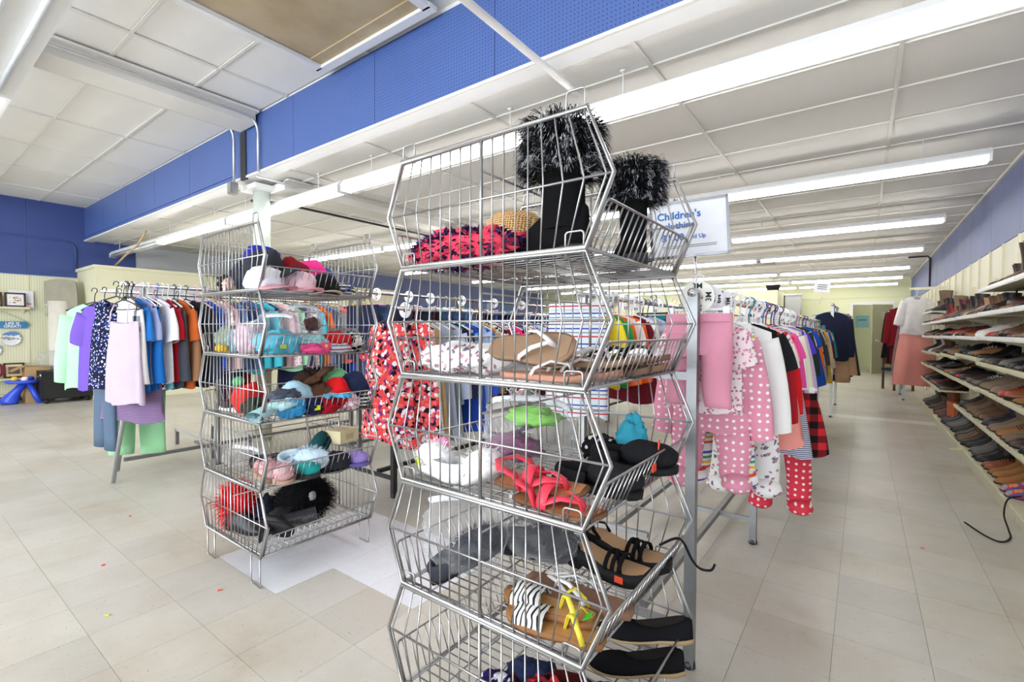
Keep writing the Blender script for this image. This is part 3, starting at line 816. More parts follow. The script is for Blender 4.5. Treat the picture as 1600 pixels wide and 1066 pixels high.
# --- right-hand children's double rack
XA, ZA, XB2, ZB2 = -.50, 1.39, -1.32, 1.46
rack_frame('clothes_rack', 'long chrome clothes rack of children clothes beside the right aisle', XA, 1.80, 8.0, ZA, [1.80, 3.08, 4.84, 6.4, 7.9], m_steel, -.4)
rack_frame('clothes_rack', 'long chrome rack of children clothes on the left of the aisle rack', XB2, 2.45, 8.0, ZB2, [2.5, 4.2, 6.2, 7.9], m_steel, .4)
G = garment
front = 'front end of the right children rack'
A = [
 ('kpants', C(222, 150, 172), None, 'pink sweatpants clipped at the front end of the right children rack', 1.86, 0, None),
 ('ktee', WHITE, p_pinkfloral, 'pale pink floral short-sleeved top behind the pink sweatpants', 1.97, .12, None),
 ('kpj_1', C(226, 150, 172), p_pinkdot, 'pink polka dot footed pyjamas behind the pink sweatpants', 2.06, .14, None),
 ('leggings', WHITE, p_rainbow, 'white rainbow-striped tights hanging among the pink children clothes', 2.14, .1, None),
 ('klong_1', C(240, 238, 236), None, 'white long-sleeved top beside the pink polka dot pyjamas', 2.22, .12, None),
 ('ktee', C(28, 28, 30), None, 'small black short-sleeved top behind the white long-sleeved top', 2.33, .1, None),
 ('leggings_1', WHITE, p_whitefloral, 'white printed footed tights hanging low behind the pyjamas', 2.40, .1, None),
 ('klong', C(170, 30, 44), None, 'dark red long-sleeved top near the front of the children rack', 2.48, .08, None),
 ('ktee_1', WHITE, p_whitefloral, 'white graphic short-sleeved top between red tops', 2.58, .1, None),
 ('kdress', C(246, 160, 150), None, 'peach short dress hanging between red tops', 2.66, .05, None),
 ('klong_1', C(216, 32, 38), None, 'bright red long-sleeved top beside the peach dress', 2.76, .12, None),
 ('kdress_2', WHITE, p_pin, 'navy and white pinstripe dress with hot pink sleeves', 2.88, .1, (m_cloth, C(232, 80, 160))),
 ('klong_1', C(232, 80, 160), None, 'hot pink long-sleeved top beside the pinstripe dress', 2.98, .12, None),
 ('klong_1', C(240, 240, 242), None, 'white long-sleeved top behind the hot pink top', 3.08, .1, None),
 ('kskirt', C(200, 40, 48), p_buff, 'red and black checked skirt above red polka dot tights', 2.96, .05, None),
 ('klong_2', C(232, 226, 210), None, 'cream sweater behind the hot pink top', 3.26, .12, None),
 ('leggings_1', WHITE, p_reddot, 'red polka dot footed tights hanging lowest on the children rack', 2.99, .08, None),
 ('klong_1', C(82, 100, 146), None, 'denim blue long-sleeved top in the middle of the children rack', 3.45, .12, None),
 ('klong', C(196, 176, 206), None, 'pale lilac long-sleeved top behind the cream sweater', 3.36, .1, None),
 ('kdress_2', C(92, 62, 200), None, 'violet dress in the middle of the children rack', 3.62, .1, None),
]
for kd, col, mat, lab, y, rz, sl in A:
    low = .0
    o = G(kd, col, (XA, y, ZA), rz+(0 if y < 1.9 else rg_.uniform(-.05, .08)), lab, mat, C(245, 245, 245) if y < 2.5 else None, sleeve=sl, tilt=rg_.uniform(-.03, .03), sc=1.0 if y < 2.0 else 1.17)
    o.location.x += .05 if y > 2.2 else 0
    if 'lowest' in lab: o.location.z -= .24; o.location.x += .10
    if 'hanging low' in lab: o.location.z -= .10
    if 'checked skirt' in lab: o.location.z -= .32; o.location.x += .12
PAL = [('navy', C(40, 46, 80)), ('teal', C(40, 130, 136)), ('dark green', C(50, 66, 56)), ('pale pink', C(236, 196, 200)), ('black', C(26, 26, 30)), ('red', C(196, 36, 44)), ('denim blue', C(84, 104, 146)), ('white', C(238, 238, 238)),
       ('grey', C(140, 142, 146)), ('turquoise', C(70, 180, 200)), ('maroon', C(100, 30, 46)), ('mint green', C(160, 220, 180)), ('purple', C(110, 84, 168)), ('coral', C(240, 110, 100)), ('beige', C(206, 190, 164)), ('royal blue', C(40, 84, 190)), ('orange', C(240, 110, 40)), ('mustard yellow', C(214, 168, 60)), ('light blue', C(176, 200, 230)), ('charcoal', C(60, 62, 68))]
PD = dict(PAL)
def fill(y0, y1, step, x, z, kinds, where, seed, rzs=.12, pats=(), names=None, xj=.01, sc=1):
    rr = random.Random(seed); y = y0; n = 0
    while y < y1:
        n += 1; kd = rr.choice(kinds); nm, c = rr.choice(PAL if names is None else names); mat = None; k = rr.uniform(.85, 1.1)
        c = (c[0]*k, c[1]*k, c[2]*k, 1); lw = nm
        if pats and rr.random() < .25: pn, mat = rr.choice(pats); lw = pn
        G(kd, c, (x+rr.uniform(-xj, xj), y, z), rzs+rr.uniform(-.1, .1), f'{lw} {CATW[kd.split("_")[0]]}, {nth(n)} along {where}', mat, tilt=rr.uniform(-.04, .04), sc=sc)
        y += step*rr.uniform(.8, 1.2)
fill(3.74, 7.9, .115, XA, ZA, ['klong', 'klong_1', 'ktee_1', 'kdress', 'kdress_2', 'kpants'], 'the far half of the aisle rack', 21, .1,
     [('leopard print', p_leopard), ('teal striped', p_tealstr), ('white floral', p_whitefloral), ('black polka dot', p_blkdot)], sc=1.06)
# left rail of the children's racks
G('kvest', WHITE, (XB2-.03, 2.47, ZB2), .2, 'red white and blue striped skirt at the front of the inner children rack', p_flag, C(235, 240, 245), sc=1.15)
B2 = [('ktee_1', C(246, 224, 60), 'bright yellow top behind the striped skirt'), ('ktee_1', C(50, 160, 80), 'green short-sleeved top next to the yellow top'), ('klong_1', C(246, 116, 44), 'orange long-sleeved top behind the green top'),
      ('ktee', C(240, 240, 240), 'white short-sleeved top between two orange tops'), ('klong', C(240, 104, 40), 'second orange long-sleeved top behind a white one'), ('kdress', C(110, 30, 44), 'maroon dress on the inner children rack'), ('klong_1', C(238, 238, 240), 'white long-sleeved top on the inner children rack')]
y = 2.62
for kd, c, lab in B2:
    G(kd, c, (XB2, y, ZB2), rg_.uniform(.0, .16), lab, None, C(245, 245, 245), sc=1.15); y += .1
fill(3.3, 7.8, .12, XB2, ZB2, ['klong', 'klong_1', 'ktee_1', 'kdress', 'kpants'], 'the inner children rack', 22, .08, [('navy pinstripe', p_pin), ('leopard print', p_leopard)], sc=1.12)

# --- adult rack with the red floral dress
XB, ZB = -2.79, 1.41
rack_frame('clothes_rack', 'dark-legged rack of adult tops starting with the red floral dresses', XB, 2.31, 8.2, ZB, [2.31, 4.0, 6.0, 8.0], m_darksteel, -.5)
G('dress', C(236, 74, 78), (XB-.02, 2.27, ZB), .05, 'red floral sleeveless dress at the front end of the dark-legged rack', p_redfloral, C(30, 30, 32))
G('dress_1', C(236, 74, 78), (XB+.12, 2.38, ZB), .12, 'second red floral dress just behind the first one', p_redfloral, C(30, 30, 32))
BL = [('white floral', None, p_whitefloral, 'dress_1'), ('gold', C(196, 168, 120), None, 'dress_1'), ('light blue-grey', C(168, 180, 204), None, 'dress_1'), ('silver grey', C(150, 158, 162), None, 'dress_1'), ('pale blue', C(188, 202, 228), None, 'long_1'), ('navy', C(36, 36, 66), None, 'long'), ('blue plaid', None, p_blueplaid, 'long'),
      ('royal blue', C(36, 80, 190), None, 'dress_1'), ('powder blue', C(160, 184, 224), None, 'tee_1'), ('blue striped', C(50, 90, 200), None, 'long_1'), ('tan', C(176, 140, 100), None, 'long_1'), ('black and white patterned', None, p_leopard, 'long'), ('maroon', C(96, 26, 50), None, 'long_1'), ('dark red', C(150, 26, 40), None, 'long'), ('black and white striped', None, p_bwstripe, 'long_1'), ('hot pink', C(240, 50, 120), None, 'long_1'), ('black', C(24, 24, 28), None, 'long_1')]
y = 2.50
for nm, c, mt, kd in BL:
    G(kd, c or WHITE, (XB+rg_.uniform(-.01, .03), y, ZB), .14+rg_.uniform(-.06, .06), f'{nm} {CATW[kd.split("_")[0]]} in the row behind the red floral dresses', mt); y += .075
fill(y, 7.9, .105, XB, ZB, ['long', 'long_1', 'tee_1', 'tank', 'dress'], 'the far part of the dark-legged rack', 23, .12, [('white floral', p_whitefloral), ('black striped', p_bwstripe)])
# --- jeans rack
XC, ZC = -3.75, 1.60
rack_frame('clothes_rack', 'tall chrome rack of jeans behind the red floral dresses', XC, 2.7, 8.4, ZC, [2.7, 4.6, 6.5, 8.3], m_steel, -.45)
fill(2.74, 8.2, .13, XC, ZC, ['pants', 'pants_1', 'shorts'], 'the tall jeans rack', 24, .1, names=[('dark denim', C(38, 46, 68)), ('blue denim', C(66, 84, 124)), ('black', C(24, 24, 28)), ('navy', C(30, 34, 58))])

# --- left rack (double rail) with the navy floral blouse at its near end
XL, ZLr = -4.74, 1.60
lrk = rack_frame('clothes_rack', 'chrome double-rail clothes rack of tops left of the farther basket tower', XL, 1.22, 3.5, ZLr, [1.9, 3.3], m_steel, -.52)
MB().tube([(-.52, -.03, ZLr-.03), (-.52, 2.28, ZLr-.03)], .016, 12).build('rail', m_chrome, lrk)
for dx, dy in ((-.08, -.07), (-.45, .05)):
    MB().tube([(dx, dy, .01), (dx+.06, dy+.2, ZLr)], .02, 4).build('splayed_leg', m_alu, lrk)
for yy in (.75, 1.1): MB().box((-.75, yy, .16), (1.0, .025, .025)).build('floor_bar', m_alu, lrk)
for xx, yy in ((-.3, .75), (-1.2, .75), (-.3, 1.1), (-1.2, 1.1)): MB().box((xx, yy, .085), (.03, .03, .17)).build('stub_leg', m_steel, lrk)
mint = C(168, 232, 178)
L1 = [
 ('cami', C(188, 174, 194), None, 'pale lilac strappy camisole hung in front of the navy floral blouse', 1.185, .22, -.03),
 ('tank_1', C(24, 26, 58), p_navyfloral, 'navy floral blouse at the near end of the left rack', 1.19, .60, 0),
 ('dress', C(120, 90, 130), p_purplestr, 'purple marled long top showing below the navy floral blouse', 1.27, .42, -.02),
 ('long', C(200, 200, 210), p_bwplaid, 'black and white plaid shirt beside the lilac camisole', 1.245, .0, 0),
 ('long_1', C(238, 236, 234), None, 'white long-sleeved top behind the plaid shirt', 1.23, 0.1, 0),
 ('tee_1', C(40, 116, 196), None, 'bright blue short-sleeved top beside the white one', 1.27, 0.12, 0),
 ('tee', C(164, 180, 224), None, 'light blue short-sleeved shirt on the left rack', 1.3, 0.2, 0),
 ('long_1', C(30, 108, 190), None, 'strong blue long-sleeved top behind the light blue shirt', 1.34, 0.1, 0),
 ('tank_1', C(40, 36, 90), p_navyspot, 'navy and white spotted sleeveless top on the left rack', 1.375, 0.12, 0),
 ('tee', C(236, 236, 240), None, 'white short-sleeved top beside the spotted navy top', 1.41, 0.2, 0),
 ('tank_1', C(130, 200, 216), None, 'aqua sleeveless top on the left rack', 1.445, 0.1, 0),
 ('tee', C(170, 24, 40), None, 'crimson short-sleeved top beside the aqua top', 1.48, 0.12, 0),
 ('long_1', C(70, 74, 84), None, 'slate grey long-sleeved top next to the rust top', 1.515, 0.12, 0),
 ('tee_1', C(196, 96, 44), None, 'rust orange short-sleeved top on the left rack', 1.56, 0.2, 0),
 ('long', C(150, 110, 80), None, 'tan long-sleeved top behind the rust orange top', 1.6, 0.1, 0),
 ('tee_1', C(34, 36, 44), None, 'black short-sleeved top beside the farther basket tower', 1.65, 0.3, 0),
 ('long_1', C(44, 48, 66), None, 'dark navy long-sleeved top behind the black one', 1.72, 0.2, 0)]
for kd, c, mt, lab, y, rz, dz in L1:
    G(kd, c, (XL+rg_.uniform(-.015, .015)+(.12 if 'camisole hung' in lab else -.08 if 'navy floral blouse at' in lab else -.04 if 'marled' in lab else 0), y, ZLr+dz), rz, lab, mt, C(30, 30, 32) if y < 1.3 else None, sc=1.1)
fill(1.80, 3.4, .07, XL, ZLr, ['long', 'tee', 'long_1', 'dress'], 'the far end of the left rack', 31, .2, [('pink floral', p_pinkfloral), ('leopard print', p_leopard)])
L2 = [
 ('long_1', mint, None, 'mint green jacket on the back rail of the left rack', 1.17, .75, 0),
 ('long', C(60, 66, 78), None, 'charcoal long-sleeved top in front of the mint jacket', 1.31, .6, 0),
 ('tee_1', C(112, 84, 180), None, 'purple short-sleeved top left of the navy floral blouse', 1.19, .50, 0),
 ('pants', mint, None, 'mint green trousers hanging low on the left rack', 1.37, .95, -.21),
 ('pants', C(86, 104, 126), None, 'denim trousers hanging below the purple top', 1.16, .1, -.12),
 ('long_1', C(150, 30, 50), None, 'wine red long-sleeved top on the back rail', 1.55, .3, 0),
 ('long', C(110, 120, 140), None, 'grey-blue long-sleeved top on the back rail', 1.72, .2, 0)]
for kd, c, mt, lab, y, rz, dz in L2:
    G(kd, c, (XL-(.60 if 'mint green jacket' in lab else .48 if 'charcoal' in lab else .40 if dz == 0 else .28), y, ZLr-.03+dz), rz, lab, mt, C(30, 30, 32), sc=1.1)
fill(1.82, 3.3, .1, XL-.52, ZLr-.03, ['long', 'tee', 'long_1', 'pants'], 'the back rail of the left rack', 32, .15)
# --- far dark rack at the end of the aisle racks
XD = -.36
rack_frame('clothes_rack', 'white-posted rack of dark dresses at the far end of the aisle', XD, 8.3, 9.9, 1.64, [8.35, 9.8], m_white)
fill(8.35, 9.8, .1, XD, 1.64, ['dress', 'long_1', 'pants', 'dress_1'], 'the far dark rack', 33, .25, [('black polka dot', p_blkdot)], names=[('black', C(26, 26, 32)), ('dark navy', C(32, 36, 58)), ('dark grey', C(54, 56, 62)), ('tan', C(196, 156, 120))], sc=1.05)
fill(10.2, 13.5, .16, -1.1, 1.5, ['long', 'tee', 'pants', 'long_1'], 'the farthest middle rack', 34, .1)
rack_frame('clothes_rack', 'plain chrome rack standing far behind the dark dresses', -1.1, 10.1, 13.6, 1.5, [10.2, 13.4], m_steel)

# --- size dividers on the rails
def ring_mesh():
    n = 24; mb = MB()
    ri, ro, th = .019, .056, .0015
    R_ = []
    for r, y in ((ri, -th), (ro, -th), (ro, th), (ri, th)): R_.append([(r*cos(2*pi*i/n), y, r*sin(2*pi*i/n)) for i in range(n)])
    R_.append(R_[0]); return mb.loft(R_, False, False).mesh('disc', False)
RM = ring_mesh()
def ring(x, y, z, txt, label, rz=0, col=None, sc=1):
    sc *= 1.08
    t = thing('size_divider', label, 'size divider', (x, y, z-.012), rz, 'round size dividers on the racks')
    t.scale = (sc,)*3
    put(RM, 'disc', m_plastic, t, col or C(242, 243, 248))
    for k, (ang, dx, dz) in enumerate(((0, 0, .037), (pi, 0, -.037), (-pi/2, .037, 0))):
        me = text_mesh(txt, .026); o = put(me, 'lettering', m_letblk, t); o.matrix_local = Matrix.Translation((dx, -.0028, dz)) @ Matrix.Rotation(ang, 4, 'Y') @ Matrix.Rotation(pi/2, 4, 'X')
    return t
RA = [(1.845, '3M', 1.0), (1.91, '3M', .95), (2.00, '6M', .95), (2.18, '9M', .9), (2.24, '12M', .9), (2.95, '18M', .95), (3.02, '18M', .9), (3.3, '24M', .9), (3.36, '24M', .9), (3.8, '2T', .9), (4.2, '3T', .9), (4.6, '4T', .9)]
for n, (y, tx, s_) in enumerate(RA):
    ring(XA, y, ZA, tx, f'white round size divider marked {tx}, {nth(n+1)} from the front of the aisle rack', .15, C(232, 232, 222) if n == 0 else None, s_)
for n, (y, tx) in enumerate([(2.62, '8X'), (2.78, '9X'), (2.86, '10X'), (3.12, '12'), (3.3, '14'), (3.7, '16')]):
    ring(XB2, y, ZB2, tx, f'white round size divider marked {tx}, {nth(n+1)} from the front of the inner rack', .1)
for n, y in enumerate((2.9, 3.3, 3.6, 4.1, 4.7, 5.3)):
    ring(XC, y, ZC, ['4', '6', '8', '10', '12', '14'][n], f'white round size divider, {nth(n+1)} from the front of the jeans rack', .1)
ring(XB, 2.42, ZB, 'S', 'white round size divider above the red floral dresses', .1)

# --- price sign above the children's rack
sg = thing('price_sign', 'white Childrens clothing price sign in a chrome frame above the children rack', 'sign', (-.56, 1.93, 1.655), radians(14), None, 0, radians(-3))
MB().box((0, 0, 0), (.275, .004, .21)).build('card', m_card, sg)
for c, d in (((0, 0, .108), (.29, .012, .010)), ((0, 0, -.108), (.29, .012, .010)), ((.142, 0, 0), (.010, .012, .222)), ((-.142, 0, 0), (.010, .012, .222))):
    MB().box(c, d).build('frame_bar', plain('dark_chrome', (.3, .3, .32, 1), .15, 1), sg)
MB().tube([(.02, .004, -.11), (.02, .004, -.27)], .005, 8).build('stem', m_chrome, sg)
for tx, sz, x, z in (("Children's", .040, -.035, .055), ('clothing', .036, -.035, .015), ('$1.00', .038, -.06, -.032), ('and Up', .022, .03, -.034)):
    o = put(text_mesh(tx, sz), 'lettering', m_letblue, sg); o.matrix_local = Matrix.Translation((x, -.0028, z)) @ Matrix.Rotation(pi/2, 4, 'X')
for z in (-.066, -.073): MB().box((0, -.0026, z), (.20, .0008, .0016)).build('fine_print', m_letblk, sg)
sg2 = thing('price_sign', 'small white sign card on a tall stem at the far end of the aisle', 'sign', (-.50, 8.5, 1.92), .1, None, 0, radians(6))
MB().box((0, 0, 0), (.2, .006, .16)).build('card', m_card, sg2); MB().tube([(0, .01, -.08), (0, .01, -.26)], .006, 6).build('stem', m_white, sg2)
for z in (.03, 0, -.03): MB().box((0, -.004, z), (.12, .001, .01)).build('print_line', m_letblk, sg2)

# ------------------------------------------------------------------ right-hand shoe shelving
YB = [3.2, 4.42, 5.68, 6.84, 8.05, 9.22, 10.40]
UN = ['nearest', 'second', 'third', 'fourth', 'fifth', 'farthest']
SHZ = [ [.13, .49, .78, 1.0, 1.215, 1.415, 1.615], [.13, .49, .78, 1.0, 1.215, 1.415, 1.615], [.13, .49, .77, 1.03, 1.21, 1.41], [.13, .765, .99, 1.205, 1.405], [.13, .52, .765, .97, 1.2, 1.40], [.13, .52, .755, .955, 1.195, 1.395, 1.565] ]
SHELF_LEVELS = []
for u in range(6):
    a, b = YB[u], YB[u+1]; L = b-a-.012
    t = thing('shoe_shelving', f'cream metal shoe shelving bay, {UN[u]} of six along the right wall', 'shelving', (.8, a, 0), 0, 'shoe shelving bays')
    MB().box((.30, L/2, .85), (.012, L, 1.7)).build('back_panel', m_slat, t)
    MB().box((.0+.17, L/2, .055), (.30, L, .11)).build('kick_plate', m_shelf, t)
    for yy in (.0, L): MB().box((.285, yy+(.015 if yy == 0 else -.015), .9), (.03, .03, 1.8)).build('upright', m_cream, t)
    for k, z in enumerate(SHZ[u]):
        MB().box((.15, L/2, z-.012), (.30, L, .02)).build('shelf_board', m_shelf, t)
        MB().box((-.004, L/2, z-.012), (.012, L, .034)).box((-.011, L/2, z-.012), (.004, L, .02)).build('price_rail', m_white if z > 1.1 else m_shelf, t)
        SHELF_LEVELS.append((u, k, a, b, z, len(SHZ[u])))
        if k and k % 2 == 0:
            MB().prism([(.28, z-.02), (.28, z-.08), (.06, z-.022)], .02, .026, 'Y').build('bracket', m_cream, t)

# ------------------------------------------------------------------ shoes
def shoe_rings(L, wf, wh, prof, n=12, wtop=.8):
    rings = []
    for t, z0, z1 in prof:
        x = -L/2+L*t
        if t < .35: wd = wh*(.55+.45*sin(min(1, t/.18)*pi/2))
        else: wd = wh+(wf-wh)*sin((t-.35)/.35*pi/2) if t < .7 else wf*sqrt(max(.0, 1-((t-.7)/.315)**2))
        wd = max(wd, .006)
        ring = []
        for i in range(n):
            a = pi*i/(n-1); c, s_ = cos(a), sin(a)
            ring.append((x, wd*math.copysign(abs(c)**.7, c)*(1-(1-wtop)*s_), z0+(z1-z0)*s_**.8))
        rings.append(ring)
    return rings
def sole_mb(L, wf, wh, th, heel=0, lift=.0, n=18, grow=1.04):
    def outline(t):
        if t < .35: wd = wh*(.55+.45*sin(min(1, t/.18)*pi/2))
        else: wd = wh+(wf-wh)*sin((t-.35)/.35*pi/2) if t < .7 else wf*sqrt(max(0, 1-((t-.7)/.315)**2))
        return max(.006, wd)*grow
    def rise(t): return heel*(1 if t < .15 else max(0, 1-(t-.15)/.45)**1.3)
    rings = []
    for i in range(n+1):
        t = i/n; x = -L/2-.003+(L+.006)*t; wd = outline(t); z = rise(t); zz = lift*max(0, (t-.75)/.25)**2
        b = 0 if (t < .26 and heel) or not heel else max(0, z-.004)
        rings.append([(x, -wd, b+zz), (x, wd, b+zz), (x, wd, z+th+zz), (x, -wd, z+th+zz)])
    return MB().loft(rings)
SH = {}
def shoe_type(k):
    if k in SH: return SH[k]
    P = []
    def rise(h, t): return h*(1 if t < .15 else max(0, 1-(t-.15)/.45)**1.3)
    T = [0, .03, .08, .16, .26, .36, .46, .56, .66, .76, .85, .92, .97, 1.0]
    if k in ('oxford', 'sneaker', 'flat', 'pump', 'loafer', 'clog'):
        L, wf, wh = .27, .047, .035
        heel = {'oxford': .018, 'sneaker': 0, 'flat': .006, 'pump': .065, 'loafer': .012, 'clog': .03}[k]; th = {'oxford': .008, 'sneaker': .026, 'flat': .006, 'pump': .006, 'loafer': .008, 'clog': .014}[k]
        topz = {'oxford': [.05, .06, .065, .066, .068, .075, .078, .068, .056, .046, .04, .034, .024, .01], 'sneaker': [.06, .07, .07, .066, .07, .08, .082, .072, .058, .048, .042, .036, .028, .012],
                'flat': [.045, .05, .05, .042, .034, .03, .028, .03, .036, .034, .03, .026, .02, .008], 'pump': [.05, .055, .052, .04, .032, .026, .022, .026, .034, .032, .028, .024, .018, .006],
                'loafer': [.05, .055, .055, .05, .048, .05, .058, .054, .046, .04, .034, .03, .022, .008], 'clog': [.01, .012, .012, .014, .03, .06, .066, .062, .056, .05, .044, .036, .026, .01]}[k]
        prof = [(t, rise(heel, t)+th, rise(heel, t)+th+z) for t, z in zip(T, topz)]
        P.append(('upper', 'm', MB().loft(shoe_rings(L, wf, wh, prof, 12, .55))))
        P.append(('sole', 's', sole_mb(L, wf, wh, th, heel, .006)))
        n = 14; i0, i1 = (.06, .36) if k in ('oxford', 'sneaker', 'loafer') else (.05, .60) if k != 'clog' else (.05, .26)
        cx = -L/2+L*(i0+i1)/2; rx = L*(i1-i0)/2
        def zt(t):
            for a in range(len(T)-1):
                if T[a] <= t <= T[a+1]: q = (t-T[a])/(T[a+1]-T[a]); return rise(heel, t)+th+topz[a]*(1-q)+topz[a+1]*q
            return .03
        P.append(('lining', 'l', MB().add([(cx+rx*cos(2*pi*i/n), wh*.62*sin(2*pi*i/n), zt((cx+rx*cos(2*pi*i/n)+L/2)/L)+.0015) for i in range(n)], [tuple(range(n))]) or None))  # dark oval over the closed upper; the hollow's shade put into its colour
        if k in ('oxford', 'sneaker'):
            lc = MB()
            for q in range(4):
                t = .40+q*.06; x = -L/2+L*t; z = zt(t)+.002
                lc.tube([(x, -.022, z-.008), (x+.004, 0, z+.001), (x, .022, z-.008)], .0022, 5)
            lc.tube([(-L/2+L*.39, 0, zt(.39)), (-L/2+L*.37, .02, zt(.37)+.01), (-L/2+L*.40, .036, zt(.4)-.012)], .002, 5)
            P.append(('laces', 'c', lc))
    elif k in ('ankle_boot', 'tall_boot', 'wedge_boot'):
        L, wf, wh = .27, .046, .036; H = {'ankle_boot': .15, 'tall_boot': .30, 'wedge_boot': .19}[k]; heel = {'ankle_boot': .03, 'tall_boot': .025, 'wedge_boot': .06}[k]; th = .008
        topz = [.09, .10, .10, .10, .10, .10, .095, .078, .062, .052, .044, .036, .026, .01]
        prof = [(t, rise(heel, t)+th, rise(heel, t)+th+z) for t, z in zip(T, topz)]
        P.append(('foot', 'm', MB().loft(shoe_rings(L, wf, wh, prof, 12, .6))))
        rings = []; N = 14
        for v in range(7):
            q = v/6; z = heel+.05+(H-.05)*q; cx = -L/2+.062+.006*q; a = .058-.008*sin(q*pi)+(.012 if k == 'tall_boot' else .0)*q; b = .036+(.016 if k == 'tall_boot' else .006)*q
            rings.append([(cx+a*cos(2*pi*i/N), b*sin(2*pi*i/N), z+.006*cos(2*pi*i/N)*(q > .9)) for i in range(N)])
        P.append(('shaft', 'm', MB().loft(rings, False, False)))
        zz = heel+H-.012; P.append(('lining', 'l', MB().add([(-L/2+.068+.05*cos(2*pi*i/N), .036*sin(2*pi*i/N), zz) for i in range(N)], [tuple(range(N))]) or None))  # dark disc in the shaft; shade of the boot's inside put into colour
        P.append(('sole', 's', sole_mb(L, wf, wh, th, heel, .006)))
    elif k in ('flip_flop', 'zebra_sandal', 'pink_sandal', 'wedge_sandal'):
        L, wf, wh = .26, .047, .036; th = {'flip_flop': .017, 'zebra_sandal': .016, 'pink_sandal': .010, 'wedge_sandal': .034}[k]; heel = .03 if k == 'wedge_sandal' else .004
        P.append(('sole', 's', sole_mb(L, wf, wh, th, heel if k == 'wedge_sandal' else 0, .012)))
        zt = lambda t: (rise(heel, t) if k == 'wedge_sandal' else 0)+th+.012*max(0, (t-.75)/.25)**2
        fb = MB(); n = 16; top = []
        for i in range(n+1):
            t = .03+.93*i/n
            wd = (wh*(.55+.45*sin(min(1, t/.18)*pi/2)) if t < .35 else (wh+(wf-wh)*sin((t-.35)/.35*pi/2) if t < .7 else wf*sqrt(max(0, 1-((t-.7)/.315)**2))))*.9
            x = -L/2+L*t; top.append([(x, -wd, zt(t)+.0015), (x, wd, zt(t)+.0015)])
        fb.add([p for r_ in top for p in r_], [(2*i, 2*i+2, 2*i+3, 2*i+1) for i in range(n)])
        P.append(('footbed', 'c', fb))
        X = lambda t: -L/2+L*t
        def vee(wdt, t0, t1, h, nm='strap'):
            for s_ in (-1, 1):
                P.append((nm, 'm', MB().ribbon([(X(t0), 0, zt(t0)), (X(t0)-.012, s_*.004, zt(t0)+h*.8), (X((t0+t1)/2), s_*.026, zt(.5)+h), (X(t1)+.01, s_*.04, zt(t1)+h*.45), (X(t1), s_*.042, zt(t1)-.002)], wdt, lambda v, s_=s_: (0, s_*.6*(v), 1-.6*v), .004)))
        def arch(t, wdt, h, hw=.046):
            P.append(('strap', 'm', MB().ribbon([(X(t), hw*cos(pi*q/8), zt(t)-.002+h*sin(pi*q/8)) for q in range(9)], wdt, lambda v: (0, cos(pi*v), sin(pi*v)+.01), .003)))
        if k == 'flip_flop': vee(.011, .80, .42, .035)
        if k == 'zebra_sandal': arch(.72, .085, .036); vee(.013, .38, .14, .05, 'heel_strap')
        if k == 'pink_sandal':
            vee(.02, .80, .40, .03); arch(.42, .03, .05)
            P.append(('ankle_strap', 'm', MB().ribbon([(X(.36), .044, .01), (X(.30), .046, .05), (X(.14), .044, .06), (X(.02), 0, .062), (X(.14), -.044, .06), (X(.30), -.046, .05), (X(.36), -.044, .01)], .026, (0, 0, 1), .003)))
        if k == 'wedge_sandal':
            for t in (.56, .64, .72): arch(t, .012, .04)
            P.append(('strap', 'm', MB().ribbon([(X(.5), .046, zt(.5)), (X(.62), 0, zt(.6)+.045), (X(.74), -.046, zt(.74))], .010, (0, 0, 1), .004)))
            P.append(('ankle_strap', 'm', MB().ribbon([(X(.22), .034, zt(.2)), (X(.14), .038, zt(.2)+.022), (X(.03), 0, zt(.1)+.03), (X(.14), -.038, zt(.2)+.022), (X(.22), -.034, zt(.2))], .012, (0, 0, 1), .003)))
    SH[k] = [(nm, r, mb.mesh(nm)) for nm, r, mb in P if mb is not None]
    return SH[k]
_add = MB.add
def _addret(s, *a, **k): _add(s, *a, **k); return s
MB.add = _addret
SW = {'oxford': 'lace-up shoe', 'sneaker': 'sneaker', 'flat': 'ballet flat', 'pump': 'heeled pump', 'loafer': 'loafer', 'clog': 'clog', 'ankle_boot': 'ankle boot', 'tall_boot': 'tall boot', 'wedge_boot': 'wedge boot',
      'flip_flop': 'flip flop', 'zebra_sandal': 'sandal', 'pink_sandal': 'strappy sandal', 'wedge_sandal': 'wedge sandal'}
def shoe(kind, loc, rz, label, col, sole=C(28, 26, 26), third=None, mat=None, group=None, rx=0, ry=0, sc=1, lining=C(40, 36, 34)):
    t = thing(SW[kind].replace(' ', '_').replace('-', '_'), label, 'boot' if 'boot' in kind else ('sandal' if kind in ('flip_flop', 'zebra_sandal', 'pink_sandal', 'wedge_sandal') else 'shoe'), loc, rz, group, rx, ry)
    t.scale = (sc,)*3
    for nm, r, me in shoe_type(kind):
        put(me, nm, {'m': mat or m_leather, 's': m_rubber, 'l': m_cloth, 'c': m_cloth}[r], t, {'m': col, 's': sole, 'l': lining, 'c': third or col}[r])
    return t
SC = [('black', C(24, 24, 26)), ('black', C(34, 33, 35)), ('black', C(20, 20, 23)), ('dark brown', C(62, 44, 36)), ('brown', C(98, 68, 48)), ('taupe', C(136, 116, 98)), ('grey', C(96, 94, 92)), ('tan', C(158, 112, 72)), ('navy', C(36, 40, 58))]
SC2 = [('red', C(176, 34, 42)), ('white', C(215, 213, 210)), ('beige', C(180, 150, 118)), ('maroon', C(96, 32, 44)), ('rust', C(140, 74, 44))]
rs = random.Random(42); SHN = ['floor-level', 'second', 'third', 'fourth', 'fifth', 'sixth', 'top']
cnt = {}
